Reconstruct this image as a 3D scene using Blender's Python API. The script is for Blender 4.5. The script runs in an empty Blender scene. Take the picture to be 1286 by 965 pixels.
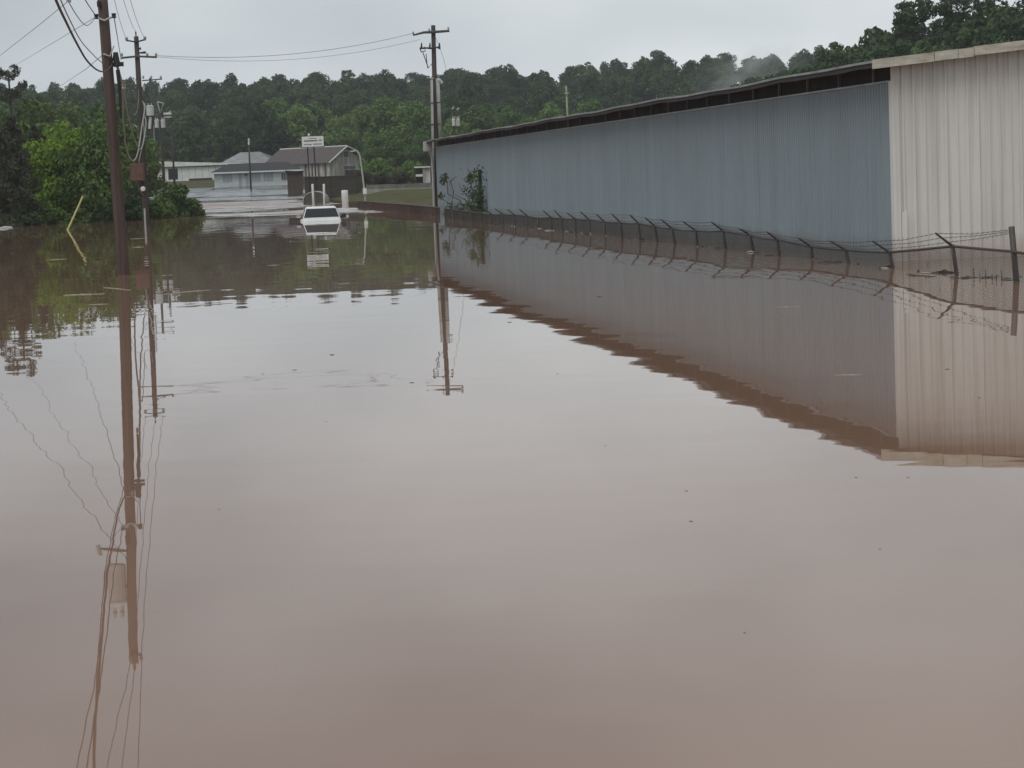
import bpy, math, random
import numpy as np
from mathutils import Vector, Matrix

# ------------------------------------------------------------------ camera
F, CX, CY, HCAM = 3000.0, 643.0, 482.5, 2.1          # focal length and centre in photo pixels, eye height over the water
PITCH, ROLL = math.atan(266.5 / F), 0.0375
_f = Vector((0, math.cos(PITCH), -math.sin(PITCH)))
_r0, _u0 = Vector((1, 0, 0)), Vector((0, math.sin(PITCH), math.cos(PITCH)))
_R = _r0 * math.cos(ROLL) - _u0 * math.sin(ROLL)
_U = _r0 * math.sin(ROLL) + _u0 * math.cos(ROLL)
scn = bpy.context.scene
col = scn.collection
cam_data = bpy.data.cameras.new('camera')
cam = bpy.data.objects.new('camera', cam_data)
col.objects.link(cam)
cam.matrix_world = Matrix(((_R.x, _U.x, -_f.x, 0), (_R.y, _U.y, -_f.y, 0), (_R.z, _U.z, -_f.z, HCAM), (0, 0, 0, 1)))
cam_data.sensor_width = 36
cam_data.lens = 36 * F / 1286
cam_data.clip_start, cam_data.clip_end = 0.1, 6000
scn.camera = cam

# ------------------------------------------------------------------ sky, sun, exposure
SUN_EL, SUN_AZ = math.radians(58), math.radians(-150)
world = bpy.data.worlds.new('World')
scn.world = world
world.use_nodes = True
wn, wl = world.node_tree.nodes, world.node_tree.links
wn.clear()
out = wn.new('ShaderNodeOutputWorld')
bg = wn.new('ShaderNodeBackground')
sky = wn.new('ShaderNodeTexSky')
sky.sky_type = 'NISHITA'
sky.sun_disc = False
sky.sun_elevation, sky.sun_rotation = SUN_EL, SUN_AZ
sky.air_density, sky.dust_density = 1.0, 3.0
scl = wn.new('ShaderNodeVectorMath'); scl.operation = 'SCALE'; scl.inputs['Scale'].default_value = 0.08
tc = wn.new('ShaderNodeTexCoord')
mp = wn.new('ShaderNodeMapping'); mp.inputs['Scale'].default_value = (1.0, 1.0, 2.2); mp.inputs['Location'].default_value = (7.9, 2.0, 0.0)
ns = wn.new('ShaderNodeTexNoise'); ns.inputs['Scale'].default_value = 3.2; ns.inputs['Detail'].default_value = 5
ns.inputs['Roughness'].default_value = 0.45
rp = wn.new('ShaderNodeValToRGB')
rp.color_ramp.elements[0].position, rp.color_ramp.elements[1].position = 0.34, 0.62
rp.color_ramp.elements[0].color = (0.44, 0.495, 0.54, 1)
rp.color_ramp.elements[1].color = (0.80, 0.845, 0.86, 1)
mx = wn.new('ShaderNodeMix'); mx.data_type = 'RGBA'; mx.inputs['Factor'].default_value = 0.93
wl.new(sky.outputs['Color'], scl.inputs[0])
wl.new(tc.outputs['Generated'], mp.inputs['Vector'])
wl.new(mp.outputs['Vector'], ns.inputs['Vector'])
wl.new(ns.outputs['Fac'], rp.inputs['Fac'])
wl.new(scl.outputs['Vector'], mx.inputs['A'])
wl.new(rp.outputs['Color'], mx.inputs['B'])
sxyz = wn.new('ShaderNodeSeparateXYZ'); wl.new(tc.outputs['Generated'], sxyz.inputs[0])
grad = wn.new('ShaderNodeMapRange'); grad.interpolation_type = 'SMOOTHSTEP'      # the cloud deck thins toward the horizon all round
grad.inputs['From Min'].default_value, grad.inputs['From Max'].default_value = 0.0, 0.17
grad.inputs['To Min'].default_value, grad.inputs['To Max'].default_value = 1.16, 0.82
wl.new(sxyz.outputs['Z'], grad.inputs['Value'])
gsc = wn.new('ShaderNodeVectorMath'); gsc.operation = 'SCALE'
wl.new(mx.outputs['Result'], gsc.inputs[0]); wl.new(grad.outputs['Result'], gsc.inputs['Scale'])
wl.new(gsc.outputs['Vector'], bg.inputs['Color'])
bg.inputs['Strength'].default_value = 1.0
wl.new(bg.outputs['Background'], out.inputs['Surface'])
sun_data = bpy.data.lights.new('sun', 'SUN')
sun_data.energy, sun_data.angle, sun_data.color = 1.3, math.radians(40), (1.0, 0.97, 0.93)
sun = bpy.data.objects.new('sun', sun_data)
col.objects.link(sun)
sd = Vector((math.sin(SUN_AZ) * math.cos(SUN_EL), math.cos(SUN_AZ) * math.cos(SUN_EL), math.sin(SUN_EL)))
sun.rotation_euler = (-sd).to_track_quat('-Z', 'Y').to_euler()
scn.view_settings.view_transform = 'Standard'
scn.view_settings.look = 'None'
scn.view_settings.exposure = 0.0
scn.view_settings.gamma = 1.0
scn.cycles.use_denoising = True
scn.cycles.max_bounces = 8
scn.cycles.transparent_max_bounces = 8
scn.cycles.volume_bounces = 1

# ------------------------------------------------------------------ helpers
rnd = random.Random(7)
def ray(x, y): return _f + _R * ((x - CX) / F) - _U * ((y - CY) / F)
def at(x, y, Y):                       # the point a photo pixel shows when it stands Y metres ahead
    d = ray(x, y); return Vector((0, 0, HCAM)) + d * (Y / d.y)
def G(x, y, z=0.0):                    # the point a photo pixel shows on the level z
    d = ray(x, y); return Vector((0, 0, HCAM)) + d * ((z - HCAM) / d.z)

def tag(o, label=None, cat=None, group=None, kind=None):
    if label: o['label'] = label
    if cat: o['category'] = cat
    if group: o['group'] = group
    if kind: o['kind'] = kind
    return o
def empty(name, loc, label, cat, group=None, rz=0.0):
    o = bpy.data.objects.new(name, None); col.objects.link(o)
    o.empty_display_size = 0.3
    o.location = loc; o.rotation_euler = (0, 0, rz)
    return tag(o, label, cat, group)
def link(name, me, parent=None, loc=(0, 0, 0), rot=(0, 0, 0)):
    o = bpy.data.objects.new(name, me); col.objects.link(o)
    o.parent = parent; o.location = loc; o.rotation_euler = rot
    return o

class MB:
    def __init__(s): s.v, s.f = [], []
    def add(s, vs, fs):
        b = len(s.v); s.v += [tuple(v) for v in vs]; s.f += [tuple(i + b for i in f) for f in fs]; return s
    def box(s, x0, x1, y0, y1, z0, z1):
        return s.add([(x0, y0, z0), (x1, y0, z0), (x1, y1, z0), (x0, y1, z0), (x0, y0, z1), (x1, y0, z1), (x1, y1, z1), (x0, y1, z1)],
                     [(0, 3, 2, 1), (4, 5, 6, 7), (0, 1, 5, 4), (1, 2, 6, 5), (2, 3, 7, 6), (3, 0, 4, 7)])
    def tube(s, pts, r, n=6, caps=True):
        pts = [Vector(p) for p in pts]
        rs = r if isinstance(r, (list, tuple)) else [r] * len(pts)
        ring, up = [], Vector((0.31, 0.17, 0.93))
        for i, p in enumerate(pts):
            d = (pts[min(i + 1, len(pts) - 1)] - pts[max(i - 1, 0)]).normalized()
            a = d.cross(up)
            if a.length < 0.05: a = d.cross(Vector((1, 0, 0)))
            a.normalize(); b = d.cross(a)
            ring.append([p + (a * math.cos(2 * math.pi * k / n) + b * math.sin(2 * math.pi * k / n)) * rs[i] for k in range(n)])
        fs = []
        for i in range(len(pts) - 1):
            for k in range(n):
                fs.append((i * n + k, i * n + (k + 1) % n, (i + 1) * n + (k + 1) % n, (i + 1) * n + k))
        if caps:
            fs.append(tuple(reversed(range(n)))); fs.append(tuple(range((len(pts) - 1) * n, len(pts) * n)))
        return s.add([v for rg in ring for v in rg], fs)
    def lathe(s, c, prof, n=12):          # prof: (radius, height) pairs around a vertical axis at c
        c = Vector(c)
        vs = [c + Vector((r * math.cos(2 * math.pi * k / n), r * math.sin(2 * math.pi * k / n), z)) for r, z in prof for k in range(n)]
        fs = [(i * n + k, i * n + (k + 1) % n, (i + 1) * n + (k + 1) % n, (i + 1) * n + k) for i in range(len(prof) - 1) for k in range(n)]
        fs += [tuple(reversed(range(n))), tuple(range((len(prof) - 1) * n, len(prof) * n))]
        return s.add(vs, fs)
    def prism(s, poly, y0, y1):            # polygon in x,z pushed along y
        n = len(poly)
        vs = [(x, y0, z) for x, z in poly] + [(x, y1, z) for x, z in poly]
        return s.add(vs, [tuple(range(n)), tuple(reversed(range(n, 2 * n)))] + [(i, i + n, (i + 1) % n + n, (i + 1) % n) for i in range(n)])
    def mesh(s, name, m, smooth=False):
        me = bpy.data.meshes.new(name); me.from_pydata(s.v, [], s.f); me.materials.append(m)
        if smooth: me.polygons.foreach_set('use_smooth', [True] * len(me.polygons))
        me.update(); return me
    def build(s, name, m, parent=None, loc=(0, 0, 0), rot=(0, 0, 0), smooth=False):
        return link(name, s.mesh(name, m, smooth), parent, loc, rot)
def box(name, m, parent, *b, bev=0.0):
    o = MB().box(*b).build(name, m, parent)
    if bev:
        md = o.modifiers.new('bevel', 'BEVEL'); md.width = bev; md.segments = 2
    return o

# ------------------------------------------------------------------ materials
def mat(name, c, rough=0.7, var=0.25, scale=3.0, stretch=(1, 1, 1), bump=0.0, metal=0.0, c2=None, spec=0.5, detail=5, rvar=0.0):
    m = bpy.data.materials.new(name); m.use_nodes = True
    n, l = m.node_tree.nodes, m.node_tree.links
    p = n['Principled BSDF']
    p.inputs['Roughness'].default_value = rough; p.inputs['Metallic'].default_value = metal
    p.inputs['Specular IOR Level'].default_value = spec
    t = n.new('ShaderNodeTexCoord'); mp_ = n.new('ShaderNodeMapping'); mp_.inputs['Scale'].default_value = stretch
    nz = n.new('ShaderNodeTexNoise'); nz.inputs['Scale'].default_value = scale; nz.inputs['Detail'].default_value = detail
    nz.inputs['Roughness'].default_value = 0.65
    l.new(t.outputs['Object'], mp_.inputs['Vector']); l.new(mp_.outputs['Vector'], nz.inputs['Vector'])
    cr = n.new('ShaderNodeValToRGB')
    if c2 is None: c2 = tuple(x * (1 - var) for x in c); c = tuple(min(1, x * (1 + var * 0.5)) for x in c)
    cr.color_ramp.elements[0].position, cr.color_ramp.elements[1].position = 0.32, 0.68
    cr.color_ramp.elements[0].color = (*c2, 1); cr.color_ramp.elements[1].color = (*c, 1)
    l.new(nz.outputs['Fac'], cr.inputs['Fac']); l.new(cr.outputs['Color'], p.inputs['Base Color'])
    if rvar:
        mr = n.new('ShaderNodeMapRange'); mr.inputs['To Min'].default_value = max(0, rough - rvar); mr.inputs['To Max'].default_value = min(1, rough + rvar)
        l.new(nz.outputs['Fac'], mr.inputs['Value']); l.new(mr.outputs['Result'], p.inputs['Roughness'])
    if bump:
        b = n.new('ShaderNodeBump'); b.inputs['Strength'].default_value = bump; b.inputs['Distance'].default_value = 0.02
        l.new(nz.outputs['Fac'], b.inputs['Height']); l.new(b.outputs['Normal'], p.inputs['Normal'])
    return m

def leaf_mat(name, dark, light, trans=0.25):
    m = bpy.data.materials.new(name); m.use_nodes = True
    n, l = m.node_tree.nodes, m.node_tree.links
    p = n['Principled BSDF']; p.inputs['Roughness'].default_value = 0.75; p.inputs['Specular IOR Level'].default_value = 0.2
    geo = n.new('ShaderNodeNewGeometry'); oi = n.new('ShaderNodeObjectInfo')
    ad = n.new('ShaderNodeMath'); ad.operation = 'MULTIPLY_ADD'; ad.inputs[1].default_value = 0.45
    ml = n.new('ShaderNodeMath'); ml.operation = 'MULTIPLY'; ml.inputs[1].default_value = 0.55
    l.new(geo.outputs['Random Per Island'], ad.inputs[0]); l.new(oi.outputs['Random'], ml.inputs[0]); l.new(ml.outputs[0], ad.inputs[2])
    cr = n.new('ShaderNodeValToRGB')
    cr.color_ramp.elements[0].color = (*dark, 1); cr.color_ramp.elements[1].color = (*light, 1)
    l.new(ad.outputs[0], cr.inputs['Fac']); l.new(cr.outputs['Color'], p.inputs['Base Color'])
    tr = n.new('ShaderNodeBsdfTranslucent'); l.new(cr.outputs['Color'], tr.inputs['Color'])
    ms = n.new('ShaderNodeMixShader'); ms.inputs['Fac'].default_value = trans
    l.new(p.outputs[0], ms.inputs[1]); l.new(tr.outputs[0], ms.inputs[2]); l.new(ms.outputs[0], n['Material Output'].inputs['Surface'])
    return m

def panel_mat(name, c, cd, streak=0.5, rough=0.5, spec=0.4, pv=0.14):
    """painted steel sheet with vertical dirt runs and broad fading"""
    m = bpy.data.materials.new(name); m.use_nodes = True
    n, l = m.node_tree.nodes, m.node_tree.links
    p = n['Principled BSDF']; p.inputs['Roughness'].default_value = rough; p.inputs['Specular IOR Level'].default_value = spec
    geo = n.new('ShaderNodeNewGeometry'); oi = n.new('ShaderNodeObjectInfo')
    m1 = n.new('ShaderNodeMapping'); m1.inputs['Scale'].default_value = (9, 9, 0.22)
    n1 = n.new('ShaderNodeTexNoise'); n1.inputs['Scale'].default_value = 1.0; n1.inputs['Detail'].default_value = 6
    n2 = n.new('ShaderNodeTexNoise'); n2.inputs['Scale'].default_value = 0.35; n2.inputs['Detail'].default_value = 4
    l.new(geo.outputs['Position'], m1.inputs['Vector']); l.new(m1.outputs['Vector'], n1.inputs['Vector']); l.new(geo.outputs['Position'], n2.inputs['Vector'])
    r1 = n.new('ShaderNodeMapRange'); r1.inputs['From Min'].default_value = 0.48; r1.inputs['From Max'].default_value = 0.78
    r1.inputs['To Max'].default_value = streak
    l.new(n1.outputs['Fac'], r1.inputs['Value'])
    r2 = n.new('ShaderNodeMapRange'); r2.inputs['From Min'].default_value = 0.35; r2.inputs['From Max'].default_value = 0.7; r2.inputs['To Max'].default_value = 0.25
    l.new(n2.outputs['Fac'], r2.inputs['Value'])
    ad = n.new('ShaderNodeMath'); ad.use_clamp = True; l.new(r1.outputs[0], ad.inputs[0]); l.new(r2.outputs[0], ad.inputs[1])
    a2 = n.new('ShaderNodeMath'); a2.operation = 'MULTIPLY_ADD'; a2.inputs[1].default_value = pv; a2.use_clamp = True
    l.new(oi.outputs['Random'], a2.inputs[0]); l.new(ad.outputs[0], a2.inputs[2])
    cr = n.new('ShaderNodeMix'); cr.data_type = 'RGBA'; cr.inputs['A'].default_value = (*c, 1); cr.inputs['B'].default_value = (*cd, 1)
    l.new(a2.outputs[0], cr.inputs['Factor'])
    sz_ = n.new('ShaderNodeSeparateXYZ'); l.new(geo.outputs['Position'], sz_.inputs[0])
    n3 = n.new('ShaderNodeTexNoise'); n3.inputs['Scale'].default_value = 1.3; n3.inputs['Detail'].default_value = 5; l.new(geo.outputs['Position'], n3.inputs['Vector'])
    hz_ = n.new('ShaderNodeMath'); hz_.operation = 'MULTIPLY_ADD'; hz_.inputs[1].default_value = -0.7; l.new(n3.outputs['Fac'], hz_.inputs[0]); l.new(sz_.outputs['Z'], hz_.inputs[2])
    mk_ = n.new('ShaderNodeMapRange'); mk_.inputs['From Min'].default_value = 0.12; mk_.inputs['From Max'].default_value = -0.32; mk_.inputs['To Max'].default_value = 0.6; l.new(hz_.outputs[0], mk_.inputs['Value'])
    mud = n.new('ShaderNodeMix'); mud.data_type = 'RGBA'; mud.inputs['B'].default_value = (c[0] * 0.55, c[1] * 0.42, c[2] * 0.34, 1)
    l.new(mk_.outputs[0], mud.inputs['Factor']); l.new(cr.outputs['Result'], mud.inputs['A']); l.new(mud.outputs['Result'], p.inputs['Base Color'])
    return m

def water_mat():
    m = bpy.data.materials.new('flood_water'); m.use_nodes = True
    n, l = m.node_tree.nodes, m.node_tree.links
    p = n['Principled BSDF']
    p.inputs['IOR'].default_value = 1.333; p.inputs['Roughness'].default_value = 0.0
    geo = n.new('ShaderNodeNewGeometry'); sx = n.new('ShaderNodeSeparateXYZ'); l.new(geo.outputs['Position'], sx.inputs[0])
    nz = n.new('ShaderNodeTexNoise'); nz.inputs['Scale'].default_value = 0.06; nz.inputs['Detail'].default_value = 3
    l.new(geo.outputs['Position'], nz.inputs['Vector'])
    cr = n.new('ShaderNodeMix'); cr.data_type = 'RGBA'; cr.inputs['A'].default_value = (0.244, 0.146, 0.100, 1); cr.inputs['B'].default_value = (0.288, 0.176, 0.123, 1)
    l.new(nz.outputs['Fac'], cr.inputs['Factor']); l.new(cr.outputs['Result'], p.inputs['Base Color'])
    # the current that runs down the drowned road: u = x + 0.138 y is the distance across the road
    u = n.new('ShaderNodeMath'); u.operation = 'MULTIPLY_ADD'; u.inputs[1].default_value = 0.138
    l.new(sx.outputs['Y'], u.inputs[0]); l.new(sx.outputs['X'], u.inputs[2])
    wob = n.new('ShaderNodeMath'); wob.operation = 'MULTIPLY_ADD'; wob.inputs[1].default_value = 6.0
    l.new(nz.outputs['Fac'], wob.inputs[0]); l.new(u.outputs[0], wob.inputs[2])
    def ramp(sock, a, b):
        r = n.new('ShaderNodeMapRange'); r.interpolation_type = 'SMOOTHSTEP'
        r.inputs['From Min'].default_value = a; r.inputs['From Max'].default_value = b; l.new(sock, r.inputs['Value']); return r.outputs[0]
    def mul(a, b):
        k = n.new('ShaderNodeMath'); k.operation = 'MULTIPLY'; l.new(a, k.inputs[0])
        if isinstance(b, float): k.inputs[1].default_value = b
        else: l.new(b, k.inputs[1])
        return k.outputs[0]
    mask = mul(mul(ramp(wob.outputs[0], -1.0, 4.0), ramp(wob.outputs[0], 17.0, 14.5)), ramp(sx.outputs['Y'], 126.0, 172.0))
    # calm ripples everywhere, a broken streaky surface in the current; the noise gives surface slopes directly
    def rip(scale, strx, det, amp, bias=0.0):
        mp_ = n.new('ShaderNodeMapping'); mp_.inputs['Scale'].default_value = (strx, 1, 1); l.new(geo.outputs['Position'], mp_.inputs['Vector'])
        k = n.new('ShaderNodeTexNoise'); k.inputs['Scale'].default_value = scale; k.inputs['Detail'].default_value = det; k.inputs['Roughness'].default_value = 0.45
        l.new(mp_.outputs[0], k.inputs['Vector'])
        v = n.new('ShaderNodeVectorMath'); v.operation = 'MULTIPLY_ADD'
        v.inputs[1].default_value = (amp * 0.5, amp, 0); v.inputs[2].default_value = (-amp * 0.25, -amp * (0.5 + bias), 0)
        l.new(k.outputs['Color'], v.inputs[0]); return v.outputs[0]
    def vadd(a, b):
        v = n.new('ShaderNodeVectorMath'); l.new(a, v.inputs[0]); l.new(b, v.inputs[1]); return v.outputs[0]
    stk = n.new('ShaderNodeMapping'); stk.inputs['Scale'].default_value = (0.05, 0.045, 1); l.new(geo.outputs['Position'], stk.inputs['Vector'])
    sn = n.new('ShaderNodeTexNoise'); sn.inputs['Scale'].default_value = 1.0; sn.inputs['Detail'].default_value = 4; l.new(stk.outputs[0], sn.inputs['Vector'])
    streak = mul(mask, ramp(sn.outputs['Fac'], 0.40, 0.60))
    cur = n.new('ShaderNodeVectorMath'); cur.operation = 'SCALE'; l.new(rip(0.8, 0.3, 4, 0.34, 0.2), cur.inputs[0]); l.new(streak, cur.inputs['Scale'])
    far = n.new('ShaderNodeVectorMath'); far.operation = 'SCALE'; l.new(cur.outputs[0], far.inputs[0])
    fk = n.new('ShaderNodeMapRange'); fk.inputs['From Min'].default_value = 165; fk.inputs['From Max'].default_value = 215; fk.inputs['To Min'].default_value = 1.0; fk.inputs['To Max'].default_value = 2.2
    l.new(sx.outputs['Y'], fk.inputs['Value']); l.new(fk.outputs[0], far.inputs['Scale'])
    tot = vadd(vadd(rip(0.55, 0.45, 2, 0.0042), rip(1.7, 0.45, 3, 0.0085)), far.outputs[0])
    nm = n.new('ShaderNodeVectorMath'); nm.operation = 'NORMALIZE'; l.new(vadd(tot, geo.outputs['Normal']), nm.inputs[0])
    l.new(nm.outputs[0], p.inputs['Normal'])
    rr = n.new('ShaderNodeMath'); rr.operation = 'MULTIPLY_ADD'; rr.inputs[1].default_value = 0.06; rr.inputs[2].default_value = 0.010
    l.new(streak, rr.inputs[0]); l.new(rr.outputs[0], p.inputs['Roughness'])
    return m

M = {}
M['water'] = water_mat()
M['ground'] = mat('ground_grass', (0.085, 0.095, 0.032), 0.95, scale=0.35, c2=(0.06, 0.05, 0.027), bump=0.4, spec=0.1)
def running_sheet():
    m = mat('wet_asphalt', (0.07, 0.07, 0.072), 0.08, scale=0.2, stretch=(0.35, 1, 1), c2=(0.03, 0.03, 0.032))
    n, l = m.node_tree.nodes, m.node_tree.links; p = n['Principled BSDF']
    geo = n.new('ShaderNodeNewGeometry')
    def nz(scale, strx, det):
        a = n.new('ShaderNodeMapping'); a.inputs['Scale'].default_value = (strx, 1, 1); l.new(geo.outputs['Position'], a.inputs['Vector'])
        k = n.new('ShaderNodeTexNoise'); k.inputs['Scale'].default_value = scale; k.inputs['Detail'].default_value = det; l.new(a.outputs[0], k.inputs['Vector']); return k
    st = nz(0.09, 0.6, 3)
    r = n.new('ShaderNodeMapRange'); r.inputs['From Min'].default_value = 0.40; r.inputs['From Max'].default_value = 0.50; r.inputs['To Min'].default_value = 0.05; r.inputs['To Max'].default_value = 1.0; l.new(st.outputs['Fac'], r.inputs['Value'])
    v = n.new('ShaderNodeVectorMath'); v.operation = 'MULTIPLY_ADD'; v.inputs[1].default_value = (0.12, 0.36, 0); v.inputs[2].default_value = (-0.06, -0.25, 0); l.new(nz(0.9, 0.4, 3).outputs['Color'], v.inputs[0])
    sc = n.new('ShaderNodeVectorMath'); sc.operation = 'SCALE'; l.new(v.outputs[0], sc.inputs[0]); l.new(r.outputs[0], sc.inputs['Scale'])
    ad = n.new('ShaderNodeVectorMath'); l.new(sc.outputs[0], ad.inputs[0]); l.new(geo.outputs['Normal'], ad.inputs[1])
    nn = n.new('ShaderNodeVectorMath'); nn.operation = 'NORMALIZE'; l.new(ad.outputs[0], nn.inputs[0]); l.new(nn.outputs[0], p.inputs['Normal'])
    return m
M['asphalt'] = running_sheet()
M['asphalt_dry'] = mat('wet_asphalt', (0.06, 0.06, 0.062), 0.16, scale=0.22, stretch=(0.35, 1, 1), c2=(0.03, 0.03, 0.032), rvar=0.16)
M['concrete'] = mat('concrete', (0.30, 0.29, 0.25), 0.85, scale=1.5, var=0.35, bump=0.2)
M['concrete_dark'] = mat('stained_concrete', (0.17, 0.16, 0.14), 0.9, scale=1.5, var=0.4)
M['grey_sheet'] = panel_mat('grey_sheet_steel', (0.262, 0.325, 0.362), (0.188, 0.225, 0.245), 0.45, 0.45)
M['white_sheet'] = panel_mat('white_sheet_steel', (0.73, 0.728, 0.70), (0.45, 0.44, 0.395), 0.55, 0.5, pv=0.2)
M['fascia'] = mat('weathered_fascia', (0.58, 0.56, 0.49), 0.7, scale=2.5, c2=(0.33, 0.30, 0.22), stretch=(1, 1, 3))
M['roof_steel'] = mat('roof_steel', (0.34, 0.36, 0.36), 0.45, scale=1.2, c2=(0.2, 0.2, 0.2), metal=0.3)
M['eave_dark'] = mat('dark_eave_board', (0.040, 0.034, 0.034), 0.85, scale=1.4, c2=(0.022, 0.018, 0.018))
M['strut'] = mat('eave_strut', (0.22, 0.21, 0.21), 0.7)
M['pole'] = mat('creosote_pole', (0.115, 0.080, 0.068), 0.9, scale=7, stretch=(1, 1, 0.06), c2=(0.055, 0.037, 0.032), bump=0.5)
M['pole_dark'] = mat('old_dark_pole', (0.075, 0.058, 0.05), 0.9, scale=7, stretch=(1, 1, 0.06), c2=(0.035, 0.028, 0.025), bump=0.5)
M['arm'] = mat('crossarm_timber', (0.10, 0.09, 0.08), 0.9, scale=5, stretch=(0.2, 1, 1))
M['wire'] = mat('black_cable', (0.018, 0.018, 0.02), 0.6)
M['wire_grey'] = mat('grey_aluminium_wire', (0.16, 0.165, 0.17), 0.5, metal=0.2)
M['cable_pale'] = mat('pale_cable', (0.30, 0.32, 0.28), 0.6)
M['conduit'] = mat('grey_conduit', (0.42, 0.43, 0.40), 0.5, var=0.15)
M['can'] = mat('transformer_paint', (0.55, 0.56, 0.55), 0.4, var=0.12)
M['porcelain'] = mat('porcelain', (0.45, 0.44, 0.42), 0.3, var=0.1)
M['iron'] = mat('dark_iron', (0.035, 0.035, 0.036), 0.6, metal=0.4)
M['rust_box'] = mat('rusty_cabinet_paint', (0.17, 0.085, 0.06), 0.75, scale=4, c2=(0.09, 0.05, 0.04))
M['galv'] = mat('weathered_fence_pipe', (0.055, 0.05, 0.048), 0.55, scale=6, c2=(0.10, 0.085, 0.075), metal=0.3)
M['mesh'] = mat('muddy_chain_link', (0.10, 0.096, 0.09), 0.7, scale=3, c2=(0.06, 0.056, 0.052), metal=0.2)
M['mesh_red'] = mat('red_clay_coated_mesh', (0.115, 0.068, 0.058), 0.9, scale=1.5, c2=(0.075, 0.052, 0.046))
M['truck'] = mat('white_truck_paint', (0.80, 0.81, 0.80), 0.25, var=0.06, spec=0.5)
M['glass'] = mat('dark_glass', (0.012, 0.014, 0.016), 0.05, var=0.1, spec=0.8)
M['black'] = mat('black_plastic', (0.02, 0.02, 0.02), 0.5)
M['rubber'] = mat('tyre_rubber', (0.02, 0.02, 0.02), 0.9)
M['chrome'] = mat('steel_trim', (0.5, 0.5, 0.5), 0.25, metal=0.9, var=0.05)
M['lamp_glass'] = mat('lamp_lens', (0.55, 0.55, 0.52), 0.15, var=0.05)
M['white_paint'] = mat('white_paint', (0.72, 0.73, 0.70), 0.6, scale=2, var=0.18)
M['house_wall'] = mat('pale_siding', (0.60, 0.65, 0.63), 0.7, scale=1.2, stretch=(0.3, 0.3, 2), var=0.2)
M['shingle'] = mat('dark_shingles', (0.030, 0.030, 0.034), 0.85, scale=3, var=0.4)
M['brown'] = mat('brown_boards', (0.085, 0.06, 0.048), 0.85, scale=2, stretch=(3, 3, 0.3), var=0.4)
M['timber'] = mat('dark_timber', (0.065, 0.052, 0.042), 0.9, scale=2, stretch=(0.3, 1, 3), c2=(0.035, 0.03, 0.025))
M['maroon'] = mat('maroon_roof', (0.098, 0.068, 0.066), 0.75, scale=1.6, stretch=(1, 1, 0.4), c2=(0.062, 0.054, 0.054))
M['old_white'] = mat('streaked_white_siding', (0.60, 0.60, 0.56), 0.75, scale=0.9, stretch=(2.5, 2.5, 0.35), c2=(0.17, 0.13, 0.11))
M['pane'] = mat('window_pane', (0.10, 0.13, 0.13), 0.12, var=0.3)
M['pane_pale'] = mat('window_blind', (0.36, 0.42, 0.41), 0.4, var=0.2, scale=2, stretch=(0.2, 1, 8))
M['sign'] = mat('sign_face', (0.72, 0.74, 0.72), 0.5, var=0.08)
M['ink'] = mat('sign_lettering', (0.05, 0.05, 0.045), 0.6)
M['tarp'] = mat('dark_tarp', (0.05, 0.048, 0.045), 0.7, scale=2.5, c2=(0.10, 0.10, 0.09), bump=0.4)
M['guy'] = mat('yellow_guy_guard', (0.50, 0.47, 0.16), 0.6, var=0.15)
M['bark'] = mat('bark', (0.10, 0.08, 0.06), 0.95, scale=6, stretch=(1, 1, 0.2), bump=0.6, var=0.4)
M['drift'] = mat('pale_driftwood', (0.42, 0.38, 0.29), 0.8, scale=8, var=0.4)
M['drift_dark'] = mat('dark_driftwood', (0.055, 0.04, 0.03), 0.8, scale=8, var=0.4)
M['leaf_hill'] = leaf_mat('hill_leaves', (0.020, 0.046, 0.020), (0.094, 0.146, 0.052))
M['leaf_mid'] = leaf_mat('mid_leaves', (0.054, 0.108, 0.030), (0.18, 0.275, 0.072))
M['leaf_bright'] = leaf_mat('bright_leaves', (0.075, 0.15, 0.02), (0.23, 0.36, 0.05), 0.4)
M['leaf_dark'] = leaf_mat('dark_needles', (0.042, 0.052, 0.034), (0.10, 0.108, 0.065), 0.25)
M['leaf_bush'] = leaf_mat('bush_leaves', (0.046, 0.092, 0.027), (0.14, 0.20, 0.066))
M['leaf_brown'] = leaf_mat('brown_brush', (0.045, 0.040, 0.030), (0.085, 0.075, 0.055))

# ------------------------------------------------------------------ terrain, water, road
def sstep(a, b, x):
    t = np.clip((x - a) / (b - a), 0, 1); return t * t * (3 - 2 * t)
def ground_z(x, y):
    x = np.asarray(x, float); y = np.asarray(y, float)
    u = x + 0.138 * y
    z = np.full_like(u, -1.2)
    z = z - 0.25 * sstep(9, 12, u)
    bank = -1.45 + 2.6 * sstep(-5.0, -16.0, u) * sstep(95, 128, y) + 1.0 * sstep(-18, -60, u)
    road_end = -1.4 + 1.4 * sstep(215, 262, y) + 0.0175 * np.clip(y - 262, 0, 110)
    right = -1.45 + 1.78 * sstep(14.0, 19.5, u) * sstep(165, 200, y) + 0.009 * np.clip(y - 200, 0, 150) * sstep(14, 19.5, u)
    z = np.maximum(np.maximum(z, bank), np.maximum(road_end, right))
    z = z + 1.6 * sstep(350, 430, y) + 15.5 * sstep(410, 665, y)
    z = z + 6.5 * sstep(26, 75, x) * sstep(120, 230, y) * sstep(330, 260, y) + 1.6 * sstep(24, 34, x) * sstep(60, 120, y)
    return z
def gz(x, y): return float(ground_z(x, y))

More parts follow.
